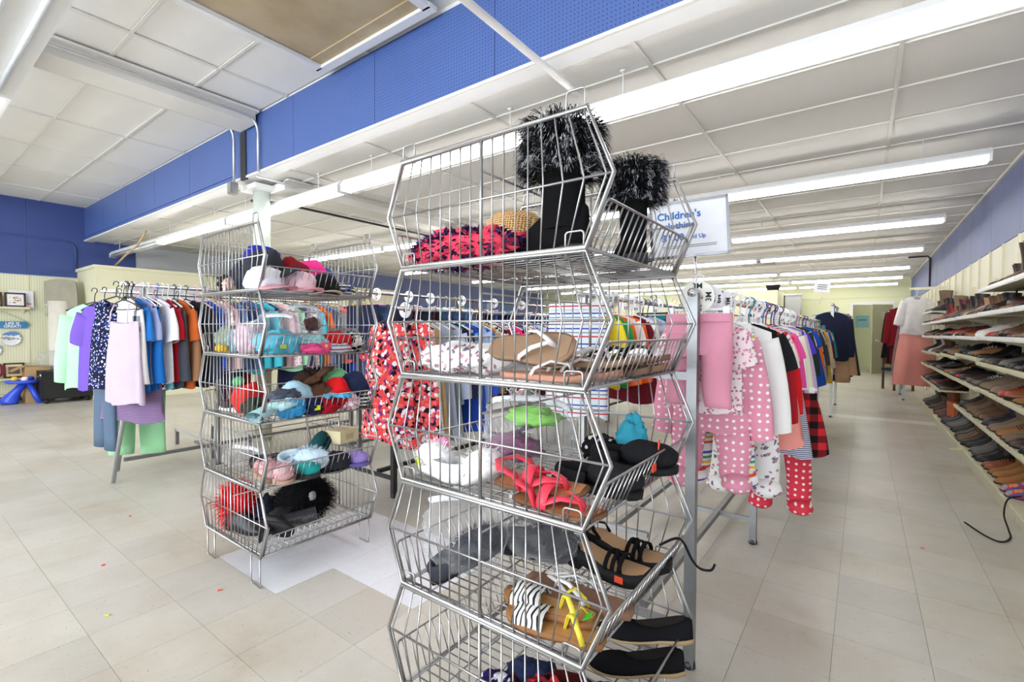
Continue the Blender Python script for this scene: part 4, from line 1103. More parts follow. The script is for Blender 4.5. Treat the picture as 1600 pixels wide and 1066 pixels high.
for u, k, a, b, z, nk in SHELF_LEVELS:
    if u == 0: a = max(a, 4.02 if k < 3 else 3.95)
    y = a+.07
    if (u, k) == (1, 0): y = 4.86
    if (u, k) == (0, 0): a = 4.0; b = 4.34; y = 4.05
    gap = (SHZ[u][k+1]-z-.04) if k+1 < nk else .4
    while y < b-.05:
        if gap > .33: kind = rs.choice(['tall_boot', 'ankle_boot', 'wedge_boot', 'ankle_boot'])
        elif gap > .22: kind = rs.choice(['ankle_boot', 'ankle_boot', 'wedge_boot', 'oxford'])
        elif gap > .19: kind = rs.choice(['ankle_boot', 'oxford', 'clog', 'loafer', 'pump'])
        elif z > 1.5: kind = rs.choice(['pump', 'flat', 'loafer'])
        else: kind = rs.choice(['oxford', 'sneaker', 'flat', 'pump', 'loafer', 'flat', 'clog'])
        nm, c = rs.choice(SC if rs.random() < (.93 if z < 1.1 else .8) else SC2)
        if 1.3 > z > 1.15 and 5.6 < y < 8 and rs.random() < .5: nm, c = rs.choice(SC2)
        if z > 1.38 and y < 5.7 or z > 1.5: nm, c = rs.choice(SC[:4]+SC[4:6])
        if u == 1 and k == 2 and y > 4.9 and kind != 'oxford': kind, nm, c = 'ankle_boot', 'taupe', C(140, 122, 106)
        for q in range(2):
            if y > b-.05: break
            if kind in ('tall_boot', 'wedge_boot') and q and rs.random() < .3: y += .05; continue
            kk = rs.uniform(.9, 1.1); cc = (c[0]*kk, c[1]*kk, c[2]*kk, 1)
            cnt[u, k] = cnt.get((u, k), 0)+1
            loc = (.945+rs.uniform(-.012, .02), y, z-.002)
            bay = UN[u]
            lv = 'floor-level shelf' if k == 0 else f'{SHN[k]} shelf up'
            lb = f'{nm} {SW[kind]}, {nth(cnt[u, k])} along the {lv}, {bay} bay'
            if nm == 'black' and kk > 1: lb = lb.replace('black', 'dark', 1)
            shoe(kind, loc, pi+rs.uniform(-.12, .12), lb, cc, C(30, 28, 28) if nm != 'white' else C(230, 230, 228), C(30, 30, 30) if nm not in ('white', 'grey') else C(236, 236, 236), m_suede if nm in ('taupe', 'tan') else None)
            y += .092 if 'boot' not in kind else .105
        y += rs.uniform(.0, .035) if k else rs.uniform(.03, .12)
print('shoes', sum(cnt.values()))

# ------------------------------------------------------------------ things in the baskets
def fur_mesh(fn, n, ln, wd, seed, droop=.6):
    rr = random.Random(seed); mb = MB(); vs = []; fs = []
    for i in range(n):
        p, nr = fn(rr); p = Vector(p); nr = Vector(nr).normalized()
        d = (nr+V(rr.uniform(-.5, .5), rr.uniform(-.5, .5), rr.uniform(-.5, .3))*.9).normalized(); l_ = ln*rr.uniform(.55, 1.25)
        q = p+d*l_*.55; e_ = q+(d+V(0, 0, -droop)).normalized()*l_*.5
        sd = d.cross(V(rr.uniform(-1, 1), rr.uniform(-1, 1), 1)).normalized()*wd
        b = len(vs); vs += [p-sd, p+sd, q+sd*.7, q-sd*.7, e_]; fs += [(b, b+1, b+2, b+3), (b+3, b+2, b+4)]
    return mb.add(vs, fs)
def cyl_fn(c, r, z0, z1):
    def f(rr):
        a = rr.uniform(0, 2*pi); return (c[0]+r*cos(a), c[1]+r*sin(a), rr.uniform(z0, z1)), (cos(a), sin(a), .15)
    return f
def ell_fn(c, r):
    def f(rr):
        d = V(rr.gauss(0, 1), rr.gauss(0, 1), rr.gauss(0, 1)).normalized(); return (c[0]+d.x*r[0], c[1]+d.y*r[1], c[2]+d.z*r[2]), d
    return f
def sticker(t, loc, rot, mat=m_tagy, sz=(.03, .02)):
    o = MB().box((0, 0, 0), (sz[0], sz[1], .0015)).build('price_sticker', mat, t); o.location = loc; o.rotation_euler = rot; return o
def soft(name, label, cat, loc, r, seed, mat, col, amp=.28, fq=1.2, rz=0, extra=None, group=None):
    t = thing(name, label, cat, loc, rz, group)
    MB().blob((0, 0, r[2]*.8), r, seed, amp*1.1, fq*1.3, 32, 20, flat_bottom=-r[2]*.8).crumple(min(r)*.22, .9/min(r), seed).build('folded_body', mat, t, col)
    if extra: extra(t)
    return t
def beanie(loc, label, col, rz=0, rx=0, pom=None, mat=None, sc=.86):
    t = thing('knit_hat', label, 'hat', loc, rz, None, rx); t.scale = (sc,)*3
    MB().lathe([(.082, .03), (.09, .06), (.088, .09), (.075, .12), (.05, .135), (.015, .14)], 24).crumple(.022, 11, loc[1]*9).build('crown', mat or m_knit, t, col)
    MB().lathe([(.084, 0), (.092, .005), (.095, .03), (.093, .055), (.086, .058)], 24).crumple(.016, 11, loc[1]*9).build('cuff', mat or m_knit, t, tuple(x*.85 for x in col[:3])+(1,))
    if pom: MB().blob((0, 0, .175), (.035, .035, .03), 3, .2, 2).build('pompom', m_fleece, t, pom)
    return t
def cap(loc, label, col, brim=None, rz=0, rx=0, ry=0):
    t = thing('baseball_cap', label, 'cap', loc, rz, None, rx, ry)
    MB().lathe([(.088, 0), (.092, .02), (.09, .06), (.075, .09), (.045, .105), (.012, .11)], 24).crumple(.014, 13, loc[1]*9).build('crown', m_cloth, t, col)
    mb = MB(); n = 12
    top = [(.055*math.cos(a)+.03*0+.05+.08*max(0, cos(a)), .082*sin(a), .012-.018*sin(a)**2) for a in [-pi/2+pi*i/n for i in range(n+1)]]
    inn = [(.075*cos(a), .085*sin(a), .012) for a in [-pi/2+pi*i/n for i in range(n+1)]]
    vs = top+inn; mb.add(vs, [(i, i+1, n+2+i, n+1+i) for i in range(n)]); vs2 = [(x, y, z-.004) for x, y, z in vs]; mb.add(vs2, [(n+1+i, n+2+i, i+1, i) for i in range(n)]); mb.add(top+[(x, y, z-.004) for x, y, z in top], [(i, n+1+i, n+2+i, i+1) for i in range(n)])
    mb.build('brim', m_cloth, t, brim or col)
    MB().lathe([(.008, .106), (.006, .114)], 8).build('button', m_cloth, t, brim or col)
    return t
def glove(loc, label, col, rz=0, rx=0, mat=None, mitten=False, sc=1, ry=0):
    t = thing('mitten' if mitten else 'glove', label, 'mitten' if mitten else 'glove', loc, rz, None, rx, ry); t.scale = (sc,)*3
    mb = MB().blob((0, 0, .018), (.05, .042, .018), 2, .1)
    if mitten: mb.blob((.06, 0, .018), (.05, .038, .018), 4, .1)
    else:
        for i, L in enumerate((.06, .07, .068, .055)):
            y = -.03+.02*i; mb.tube([(.03, y, .018), (.05+L*.6, y*1.15, .022), (.045+L, y*1.2, .012)], [.011, .0105, .007], 7)
    mb.tube([(-.02, -.035, .018), (.01, -.06, .02), (.035, -.068, .014)], [.014, .012, .008], 7)
    mb.build('hand', mat or m_knit, t, col)
    MB().loft([[(x, .036*r_*cos(2*pi*i/14), .018+.018*r_*sin(2*pi*i/14)) for i in range(14)] for x, r_ in ((-.04, 1), (-.07, 1.05), (-.10, 1.15))], False, False).build('cuff', mat or m_knit, t, tuple(x*.8 for x in col[:3])+(1,))
    return t
def sock(loc, label, col, rz=0, mat=None, sc=1, rx=0):
    t = thing('sock', label, 'sock', loc, rz, None, rx); t.scale = (sc,)*3
    rings = []
    for i, (x, y, a, b) in enumerate([(-.10, .0, .03, .012), (-.05, .003, .03, .013), (0, .0, .03, .014), (.035, -.01, .033, .015), (.05, -.04, .03, .015), (.052, -.075, .027, .014), (.05, -.105, .02, .012), (.05, -.12, .008, .006)]):
        t_ = min(1, max(0, (i-2)/2)); dx, dy = (0, 1) if i < 3 else ((.6, .6) if i == 3 else (1, 0))
        rings.append([(x+a*cos(2*pi*k/12)*dx, y+a*cos(2*pi*k/12)*dy, .015+b*sin(2*pi*k/12)) for k in range(12)])
    MB().loft(rings).build('foot', mat or m_knit, t, col)
    MB().loft([[(x, .032*cos(2*pi*k/12), .015+.014*sin(2*pi*k/12)) for k in range(12)] for x in (-.10, -.07)], False, False).build('cuff', m_knit, t, tuple(min(1, x*1.1) for x in col[:3])+(1,))
    return t
def slipper(loc, label, col, rz=0, sole=C(150, 120, 90), fur=0, rx=0, ry=0, inner=None, sc=1):
    t = thing('slipper', label, 'slipper', loc, rz, None, rx, ry); t.scale = (sc,)*3
    sole_mb(.25, .05, .042, .018, 0, .004).build('sole', m_rubber, t, sole)
    MB().blob((.045, 0, .045), (.085, .05, .04), 5, .12).build('upper', m_fleece, t, col)
    MB().loft([[(-.03+(.095)*r_*cos(a), .052*r_*sin(a), z) for a in [pi/2+pi*i/10 for i in range(11)]] for r_, z in ((1, .018), (1.02, .04), (.96, .055), (.8, .05), (.75, .02))], False, False).build('heel_cuff', m_fleece, t, inner or col)
    if fur: fur_mesh(ell_fn((.04, 0, .05), (.085, .05, .038)), fur, .022, .0012, 4).build('fur', m_fleece, t, col, kind='stuff')
    return t
def bag(loc, label, r, seed, rz=0, inner=None):
    t = thing('plastic_bag', label, 'bag', loc, rz)
    MB().blob((0, 0, r[2]*.95), r, seed, .16, 1.3, 36, 24, flat_bottom=-r[2]*.9).crumple(.016, 22, seed).build('film', m_film, t)
    pts = [(r[0]*.9*cos(a), r[1]*.2*sin(a*2), r[2]*(1.55+.25*sin(a))) for a in [pi*i/10 for i in range(11)]]
    MB().ribbon(pts, .02, (0, -1, .3), .001).build('seal_strip', glassy_white, t)
    return t
glassy_white = plain('milky_film', C(236, 238, 242), .3)
z4, z3, z2, z1, z0 = [BZ['front', i]+.006 for i in (4, 3, 2, 1, 0)]
# top basket: furry boots, straw hat, sequin scarf
m_hairmix = NT('black_grey_fur'); _r = m_hairmix.math('ADD', m_hairmix.math('MULTIPLY', m_hairmix.n('ShaderNodeNewGeometry').outputs['Random Per Island'], .3), m_hairmix.noise(m_hairmix.coord(), 38, 1))
m_hairmix = m_hairmix.fin(m_hairmix.ramp(_r, [(0, C(8, 8, 10)), (.6, C(26, 26, 30)), (.76, C(120, 122, 130)), (.81, C(235, 238, 244))]), .6, 0, .3)
def fur_boot(loc, rz, label, sc, lean):
    t = thing('fur_boot', label, 'boot', loc, rz, None, 0, lean); t.scale = (sc,)*3
    for nm, r, me in shoe_type('tall_boot'): put(me, nm, {'m': m_suede, 's': m_rubber, 'l': m_cloth}[r], t, {'m': C(20, 20, 22), 's': C(52, 54, 60), 'l': C(12, 12, 12)}[r])
    MB().lathe([(.062, .195), (.074, .22), (.078, .27), (.07, .315), (.05, .325)], 16, (-.068, 0, 0)).build('cuff', m_fleece, t, C(18, 18, 20))
    fur_mesh(cyl_fn((-.068, 0), .074, .195, .325), 5200, .05, .0013, 8, 1.4).build('fur', m_hairmix, t, kind='stuff')
    MB().box((.0, .0, .012), (.27, .088, .008)).build('welt', m_rubber, t, C(80, 82, 90))
    return t
fur_boot((-.755, 1.14, z4), pi+.1, 'tall black suede boot with grey fur cuff, nearer of the pair in the top basket', 1.15, .0)
fur_boot((-.60, 1.40, z4), pi*.75, 'shorter-looking black fur-cuffed boot behind the tall one in the top basket', .92, 0)
ht = thing('straw_hat', 'woven straw hat with black band in the top basket behind the boots', 'hat', (-1.0, 1.37, z4), 0)
m_straw = NT('woven_straw'); _v = vor(m_straw, flatvec(m_straw, 'xz'), 130, .2); m_straw = m_straw.fin(m_straw.mix(m_straw.math('LESS_THAN', _v['Distance'], .38), C(222, 178, 120), C(120, 84, 46)), .8)
MB().lathe([(.105, .03), (.104, .07), (.108, .13), (.1, .19), (.075, .215), (.02, .21)], 22).build('crown', m_straw, ht)
MB().lathe([(.106, .028), (.109, .03), (.109, .085), (.106, .088)], 22, cap0=False, cap1=False).build('hat_band', m_cloth, ht, C(24, 24, 28))
MB().lathe([(.1, .03), (.15, .022), (.165, .03), (.165, .034), (.15, .027), (.1, .036)], 22, cap0=False, cap1=False).build('brim', m_straw, ht)
def sc_extra(t):
    fur_mesh(ell_fn((0, 0, .05), (.2, .07, .05)), 700, .022, .007, 12, .5).build('ruffles', floral('sequin_purple', C(60, 24, 60), [C(140, 40, 90), C(20, 20, 30), C(60, 60, 130)], 60, .4), t, kind='stuff')
soft('sequin_scarf', 'coral pink ruffled scarf with dark sequins in the top basket', 'scarf', (-.97, 1.07, z4), (.2, .07, .06), 4, m_knit, C(232, 70, 96), .3, 1.5, .05, sc_extra)
tg = thing('label_card', 'small white card with green sticker beside the straw hat', 'label', (-.80, 1.38, z4+.10), .2); MB().box((0, 0, 0), (.05, .003, .16)).build('card', m_card, tg); sticker(tg, (0, -.003, 0), (pi/2, 0, 0), m_tagg, (.02, .03))
# basket 4 (second from top): brown flip flops and a printed cloth bundle
tp, sb = C(150, 122, 98), C(190, 140, 118)
for loc, rz, rx, sole, st, lab in [((-.58, 1.03, z3), .02, .0, sb, C(226, 222, 218), 'salmon pink flip flop flat at the front of the second highest basket'), ((-.63, 1.045, z3+.075), .03, .95, tp, C(240, 240, 240), 'taupe flip flop with white thong propped on its side'),
    ((-.56, 1.15, z3), -.05, 0, sb, C(240, 238, 236), 'salmon flip flop with green sticker behind the propped taupe one'), ((-.55, 1.17, z3+.03), .12, 0, tp, C(235, 235, 235), 'taupe flip flop stacked on a salmon flip flop'),
    ((-.54, 1.27, z3), .06, 0, C(130, 104, 84), C(60, 50, 44), 'dark brown flip flop in the middle of the second highest basket'), ((-.55, 1.29, z3+.03), -.1, 0, C(160, 130, 106), C(30, 28, 28), 'light brown flip flop with black thong stacked on a dark one'),
    ((-.54, 1.40, z3), .0, 0, C(150, 116, 92), C(200, 190, 180), 'brown flip flop near the far end of the second highest basket'), ((-.53, 1.42, z3+.03), .1, 0, C(120, 90, 70), C(30, 30, 30), 'dark flip flop on top at the far end of the second basket'),
    ((-.56, 1.51, z3), -.05, 0, C(186, 140, 116), C(225, 225, 225), 'farthest salmon flip flop in the second highest basket')]:
    o = shoe('flip_flop', (loc[0]-.07, loc[1], loc[2]), rz, lab, st, sole, sole, m_rubber, rx=rx)
    if 'sticker' in lab: sticker(o, (-.08, .0, .0195), (0, 0, .4), m_tagg, (.03, .022))
soft('cloth_bundle', 'white printed cloth bundle lying at the back of the second highest basket', 'cloth', (-.98, 1.10, z3), (.17, .1, .05), 9, p_whitefloral, WHITE, .2, 1.2, .1)
bag((-.86, 1.2, z3), 'thin clear bag over the printed cloth bundle', (.1, .12, .04), 5, .3)
# basket 3 (middle): pink sandals, bunny slippers, toy bag, black slides
pk = C(246, 68, 92); lt = C(186, 122, 82)
shoe('pink_sandal', (-.61, 1.025, z2), -.06, 'coral pink strappy sandal lying right side up in the middle basket', pk, C(120, 84, 60), lt, m_leather)
shoe('pink_sandal', (-.68, 1.055, z2+.03), .12, 'coral pink strappy sandal resting on its mate in the middle basket', pk, C(120, 84, 60), lt, m_leather, rx=.15)
def bun(t):
    for x, z in ((.05, .075), (.105, .06)): MB().blob((x, -.03, z), (.028, .02, .024), 2, .1).build('pink_patch', m_fleece, t, C(246, 140, 190))
o = slipper((-1.06, 1.07, z2), 'white fluffy slipper with pink patches and a yellow sticker', C(244, 244, 246), pi*.9, C(235, 235, 235), 300, sc=1.0); bun(o); sticker(o, (.06, .056, .03), (pi/2, 0, 0), m_tagy)
slipper((-.90, 1.06, z2), 'plain white fluffy slipper beside the pink patched one', C(242, 242, 244), -.4, C(232, 232, 232), 300, ry=-.5)
bag((-.92, 1.34, z2), 'clear plastic bag of plush toys in the middle basket', (.17, .13, .12), 11)
soft('plush_toy', 'purple plush toy inside the clear bag of the middle basket', 'toy', (-.95, 1.30, z2+.015), (.10, .07, .045), 3, m_fleece, C(130, 70, 110))
soft('plush_toy', 'bright green plush toy at the top of the clear bag', 'toy', (-.92, 1.38, z2+.12), (.10, .06, .035), 6, m_fleece, C(140, 214, 90))
soft('knotted_scarf', 'navy polka dot cloth behind the black slides', 'cloth', (-.72, 1.5, z2), (.07, .06, .05), 8, p_blkdot, WHITE)
soft('folded_towel', 'turquoise terry cloth at the far end of the middle basket', 'cloth', (-.62, 1.53, z2), (.05, .04, .09), 12, m_fleece, C(60, 160, 184))
slipper((-.56, 1.38, z2+.03), 'black slide shoe with orange sticker in the middle basket', C(30, 30, 33), .15, C(24, 24, 26), 0, sc=1.05)
slipper((-.60, 1.22, z2), 'black slide shoe lying in front of its mate', C(36, 36, 40), .3, C(24, 24, 26), 0, ry=.1)
tg = thing('price_tag', 'orange price tag on the lip of the middle basket', 'label', (-.47, 1.32, z2+.06), 0); MB().box((0, 0, 0), (.003, .03, .022)).build('sticker', m_tago, tg)
tg = thing('price_tag', 'orange price tag on the black slide shoe', 'label', (-.475, 1.375, z2+.115), .2); MB().box((0, 0, 0), (.003, .03, .025)).build('sticker', m_tago, tg)
# basket 2: black wedges, zebra sandals, bagged slippers
bk = C(22, 22, 24)
o = shoe('wedge_sandal', (-.64, 1.385, z1), -.05, 'black wedge sandal with orange sticker in the fourth basket down', bk, C(24, 24, 26), C(196, 158, 118), m_suede, sc=1.1); sticker(o, (.06, -.05, .02), (pi/2, 0, 0), m_tago, (.025, .018))
shoe('wedge_sandal', (-.62, 1.495, z1), -.02, 'second black wedge sandal behind the stickered one', bk, C(24, 24, 26), C(196, 158, 118), m_suede, sc=1.1)
m_zebra = NT('zebra_print'); _w = m_zebra.n('ShaderNodeTexWave', bands_direction='X'); _w.inputs['Scale'].default_value = 22; _w.inputs['Distortion'].default_value = 5; _w.inputs['Detail'].default_value = 1; m_zebra.l(m_zebra.coord(), _w.inputs[0])
m_zebra = m_zebra.fin(m_zebra.ramp(_w.outputs[1], [(0, C(20, 20, 22)), (.28, C(242, 240, 238))]), .6)
def zebra(loc, rz, lab):
    t = thing('zebra_sandal', lab, 'sandal', loc, rz)
    for nm, r, me in shoe_type('zebra_sandal'):
        put(me, nm, m_zebra if nm == 'strap' else (m_rubber if r == 's' else m_leather), t, {'s': C(150, 104, 64), 'c': C(206, 152, 92), 'm': C(240, 222, 70)}[r])
    return t
o = zebra((-.66, 1.07, z1+.022), pi+.13, 'zebra-strapped sandal with yellow heel strap, upper of the pair'); sticker(o, (-.115, .02, .03), (0, .5, 0), m_tagg, (.02, .03))
zebra((-.625, 1.035, z1), pi+.13, 'zebra-strapped sandal with yellow heel strap, lower of the pair')
shoe('flip_flop', (-.66, 1.185, z1), pi, 'brown flip flop with white thong behind the zebra sandals', C(240, 240, 240), C(146, 112, 90), C(146, 112, 90), m_rubber, sc=1.08)
shoe('flip_flop', (-.61, 1.16, z1+.022), pi+.12, 'second brown flip flop lying over the first behind the zebra sandals', C(240, 240, 240), C(140, 106, 86), C(140, 106, 86), m_rubber, sc=1.05)
bag((-1.02, 1.13, z1), 'clear plastic bag of charcoal slippers, left of two in the fourth basket', (.14, .11, .13), 15, .3)
slipper((-1.0, 1.13, z1+.03), 'charcoal fluffy slipper inside the left clear bag', C(58, 60, 70), .9, C(40, 40, 46), 500, ry=-.4)
bag((-.87, 1.34, z1), 'clear plastic bag of charcoal slippers, right of two in the fourth basket', (.16, .12, .11), 17, -.2)
slipper((-.87, 1.33, z1+.02), 'charcoal fluffy slipper inside the right clear bag', C(60, 60, 66), .3, C(40, 40, 46), 500, sc=1.1)
lc_ = tag(MB().tube(smooth([(-.50, 1.46, z1+.10), (-.45, 1.50, z1+.12), (-.42, 1.53, z1+.05), (-.40, 1.55, z1+.02), (-.37, 1.56, z1+.02), (-.36, 1.565, z1+.04)]), .004, 6).build('shoe_lace', m_cloth, None, C(24, 24, 26)), 'black lace end hanging over the lip of the fourth basket', 'lace')
# bottom basket
es = C(26, 26, 29)
shoe('flat', (-.575, 1.46, z0), pi+.55, 'black espadrille with rope sole, nearer of the pair in the bottom basket', es, C(176, 150, 112), es, m_suede, sc=1.12)
shoe('flat', (-.565, 1.51, z0+.085), pi+.5, 'black espadrille with green dot and rope sole, farther of the pair', es, C(176, 150, 112), es, m_suede, sc=1.12)
slipper((-.72, 1.18, z0), 'red and black checked slipper in the bottom basket', C(90, 20, 26), .4, C(40, 30, 30), 0)
soft('checked_cloth', 'red checked cloth piece standing in the bottom basket', 'cloth', (-.68, 1.10, z0), (.09, .05, .07), 22, p_buff, WHITE)
soft('cloth_bag', 'navy cloth bag in the corner of the bottom basket', 'bag', (-.55, 1.17, z0), (.1, .08, .06), 24, m_cloth, C(30, 40, 84))
soft('patterned_pouch', 'white and navy patterned pouch in the bottom basket', 'pouch', (-.86, 1.10, z0), (.07, .06, .03), 26, p_navyspot, WHITE)
soft('patterned_pouch', 'dark blue pouch beside the patterned one in the bottom basket', 'pouch', (-.80, 1.2, z0), (.09, .06, .035), 28, m_cloth, C(36, 46, 80))

# farther tower
q4, q3, q2, q1, q0 = [BZ['rear', i]+.006 for i in (4, 3, 2, 1, 0)]
cap((-2.42, 1.2, q4+.09), 'charcoal cap leaning against the near side of the farther top basket', C(46, 48, 56), rz=.4, rx=.5)
soft('dark_hat_pile', 'big dark navy knit bundle filling the near end of the farther top basket', 'cloth', (-2.62, 1.22, q4), (.17, .09, .095), 31, m_knit, C(38, 42, 58))
soft('black_knit', 'black knit bundle at the back left of the farther top basket', 'cloth', (-2.83, 1.22, q4), (.09, .08, .06), 32, m_knit, C(26, 26, 30))
cap((-2.62, 1.27, q4+.14), 'royal blue cap on top of the dark bundle', C(36, 40, 150), rz=2.4, rx=.2)
soft('hair_scrunchie', 'dusty pink fluffy ball at the near side of the farther top basket', 'accessory', (-2.66, 1.13, q4), (.04, .035, .04), 33, m_fleece, C(206, 170, 164))
beanie((-2.38, 1.30, q4+.05), 'dark red knit hat with white tag in the farther top basket', C(130, 24, 34), rx=-.5)
beanie((-2.42, 1.42, q4+.06), 'hot pink ribbed knit hat in the farther top basket', C(244, 60, 150), rx=-.6, rz=.4)
cap((-2.36, 1.16, q4), 'white printed cap with orange sticker at the corner of the farther top basket', C(226, 226, 236), C(200, 140, 150), rz=.3)
cap((-2.36, 1.32, q4), 'pale pink cap with darker brim at the front of the farther top basket', C(240, 206, 218), C(214, 150, 160), rz=.1)
cap((-2.37, 1.47, q4-.005), 'black cap with beige brim at the front of the farther top basket', C(30, 30, 34), C(190, 176, 150), rz=-.2)
cap((-2.5, 1.55, q4+.04), 'mid blue cap standing upright in the farther top basket', C(54, 74, 150), rz=.6, rx=.5)
soft('scarf_heap', 'black and white marled scarf at the far end of the farther top basket', 'scarf', (-2.44, 1.62, q4), (.09, .09, .04), 35, p_bwstripe, WHITE)
# second from top: bagged teal and pink things, socks
soft('bagged_knit', 'teal blue folded knit with yellow sticker in the farther second basket', 'cloth', (-2.40, 1.25, q3), (.10, .11, .065), 41, m_cloth, C(84, 184, 210), extra=lambda t: sticker(t, (.098, -.03, .04), (0, pi/2, 0), m_tagy, (.02, .03)))
bag((-2.42, 1.25, q3), 'clear bag around the teal knit in the farther second basket', (.13, .14, .11), 42)
soft('bagged_knit', 'dusty pink bundle in the near corner of the farther second basket', 'cloth', (-2.58, 1.19, q3), (.09, .07, .09), 43, m_fleece, C(216, 186, 196))
soft('bagged_knit', 'sage green knit at the back left of the farther second basket', 'cloth', (-2.80, 1.2, q3), (.10, .08, .08), 44, m_knit, C(140, 150, 132))
soft('bagged_knit', 'grey-blue bundle behind the pink one in the farther second basket', 'cloth', (-2.70, 1.2, q3), (.07, .07, .075), 45, m_cloth, C(140, 180, 190))
soft('yellow_cloth', 'mustard yellow cloth low at the back of the farther second basket', 'cloth', (-2.78, 1.14, q3), (.05, .03, .03), 46, m_cloth, C(210, 170, 40))
soft('lace_cloth', 'pale aqua dotted cloth in the farther second basket', 'cloth', (-2.38, 1.42, q3), (.08, .09, .055), 47, dots('aqua_dots', C(160, 214, 222), C(90, 150, 160), 60, .2), WHITE)
bag((-2.52, 1.44, q3+.04), 'tall clear bag with dark brown cloth in the farther second basket', (.1, .12, .12), 48, .4)
soft('brown_cloth', 'dark brown cloth inside the tall clear bag', 'cloth', (-2.52, 1.5, q3+.12), (.04, .05, .04), 49, m_cloth, C(84, 36, 32))
soft('red_socks', 'bundle of red socks in the farther second basket', 'sock', (-2.37, 1.56, q3), (.075, .08, .06), 50, m_knit, C(206, 30, 40))
soft('pink_socks', 'bundle of hot pink socks at the front lip of the farther second basket', 'sock', (-2.31, 1.40, q3), (.04, .10, .03), 51, m_knit, C(240, 90, 150))
soft('patterned_socks', 'black and white patterned socks at the far end of the farther second basket', 'sock', (-2.35, 1.67, q3), (.05, .05, .06), 52, p_leopard, WHITE)
soft('striped_socks', 'red and white striped socks along the lip of the farther second basket', 'sock', (-2.31, 1.53, q3), (.04, .08, .028), 53, p_flag, WHITE)
m_heart = plain('heart_card', C(244, 70, 130), .5)
for y, zz, lab in ((1.43, q3+.04, 'left'), (1.66, q3-.03, 'right')):
    t = thing('heart_tag', f'pink heart-shaped price tag with yellow sticker, {lab} of two', 'label', (-2.265, y, zz), pi/2)
    pts = [(.03*(sin(a)**3), .026*(.8125*cos(a)-.3125*cos(2*a)-.125*cos(3*a)-.0625*cos(4*a))) for a in [2*pi*i/20 for i in range(20)]]
    MB().prism(pts, -.001, .001, 'Y').build('card', m_heart, t); sticker(t, (0, -.003, 0), (pi/2, 0, .4), m_tagy, (.022, .015))
# middle: hats, gloves
beanie((-2.43, 1.38, q2+.07), 'pale blue fleece hat with white inside in the farther middle basket', C(176, 214, 232), rz=.4, rx=1.1, mat=m_fleece)
glove((-2.46, 1.47, q2+.14), 'brown glove on top of the heap in the farther middle basket', C(92, 62, 46), rz=1.2, ry=-.6, sc=1.2)
soft('brown_hat', 'brown fleece hat beneath the brown glove', 'hat', (-2.40, 1.47, q2+.02), (.08, .09, .07), 61, m_fleece, C(96, 64, 48))
soft('brown_scarf', 'dark brown folded scarf at the back of the farther middle basket', 'scarf', (-2.55, 1.50, q2+.09), (.08, .09, .07), 62, m_fleece, C(60, 42, 32))
beanie((-2.37, 1.58, q2+.05), 'bright red fleece hat in the farther middle basket', C(222, 28, 36), rz=.3, rx=.7, mat=m_fleece)
beanie((-2.36, 1.68, q2+.08), 'navy fleece hat at the far end of the farther middle basket', C(38, 46, 78), rx=.4, mat=m_fleece)
beanie((-2.47, 1.64, q2+.10), 'mint green striped hat behind the navy one', C(130, 210, 150), rx=.5)
glove((-2.34, 1.20, q2+.045), 'aqua fluffy mitten at the near corner of the farther middle basket', C(180, 222, 228), rz=1.9, mitten=True, mat=m_fleece, sc=1.3, ry=-.3)
soft('blue_mittens', 'sky blue gloves at the front lip of the farther middle basket', 'glove', (-2.32, 1.27, q2), (.05, .07, .05), 63, m_fleece, C(60, 160, 220))
soft('navy_gloves', 'navy gloves with yellow tag at the front lip of the farther middle basket', 'glove', (-2.32, 1.38, q2), (.05, .06, .05), 64, m_fleece, C(34, 40, 74), extra=lambda t: sticker(t, (.052, 0, .04), (.2, pi/2, 0), m_tagy, (.025, .03)))
soft('red_gloves', 'dark red gloves in the middle of the farther middle basket lip', 'glove', (-2.32, 1.47, q2), (.05, .07, .045), 65, m_fleece, C(180, 24, 40))
soft('grey_gloves', 'charcoal gloves lying over navy ones in the farther middle basket', 'glove', (-2.38, 1.27, q2+.08), (.06, .08, .035), 66, m_fleece, C(80, 84, 98))
glove((-2.33, 1.50, q2+.07), 'sky blue glove with a white tag over the red gloves', C(80, 180, 226), rz=.4, sc=1)
soft('doll_clothes', 'small pastel printed cloth at the far lip of the farther middle basket', 'cloth', (-2.31, 1.6, q2), (.04, .06, .05), 67, p_pinkfloral, WHITE)
soft('speckled_gloves', 'grey speckled gloves at the far corner of the farther middle basket', 'glove', (-2.33, 1.69, q2), (.05, .04, .05), 68, p_bwstripe, WHITE)
soft('peach_glove', 'peach mitten peeking over the far lip of the farther middle basket', 'mitten', (-2.35, 1.70, q2+.09), (.035, .03, .03), 69, m_fleece, C(244, 170, 156))
beanie((-2.62, 1.22, q2+.04), 'red and green striped knit hat at the near side of the farther middle basket', C(224, 50, 46), rx=.5, pom=C(90, 180, 110))
soft('olive_glove', 'dark olive glove beside the striped knit hat', 'glove', (-2.52, 1.18, q2), (.06, .05, .05), 70, m_fleece, C(52, 56, 46))
slipper((-2.74, 1.2, q2), 'dark grey slipper with white sole at the back of the farther middle basket', C(70, 66, 70), .2, C(230, 230, 232))
soft('maroon_hat', 'maroon and white knit at the back of the farther middle basket', 'hat', (-2.56, 1.36, q2), (.09, .09, .06), 71, m_knit, C(140, 30, 44))
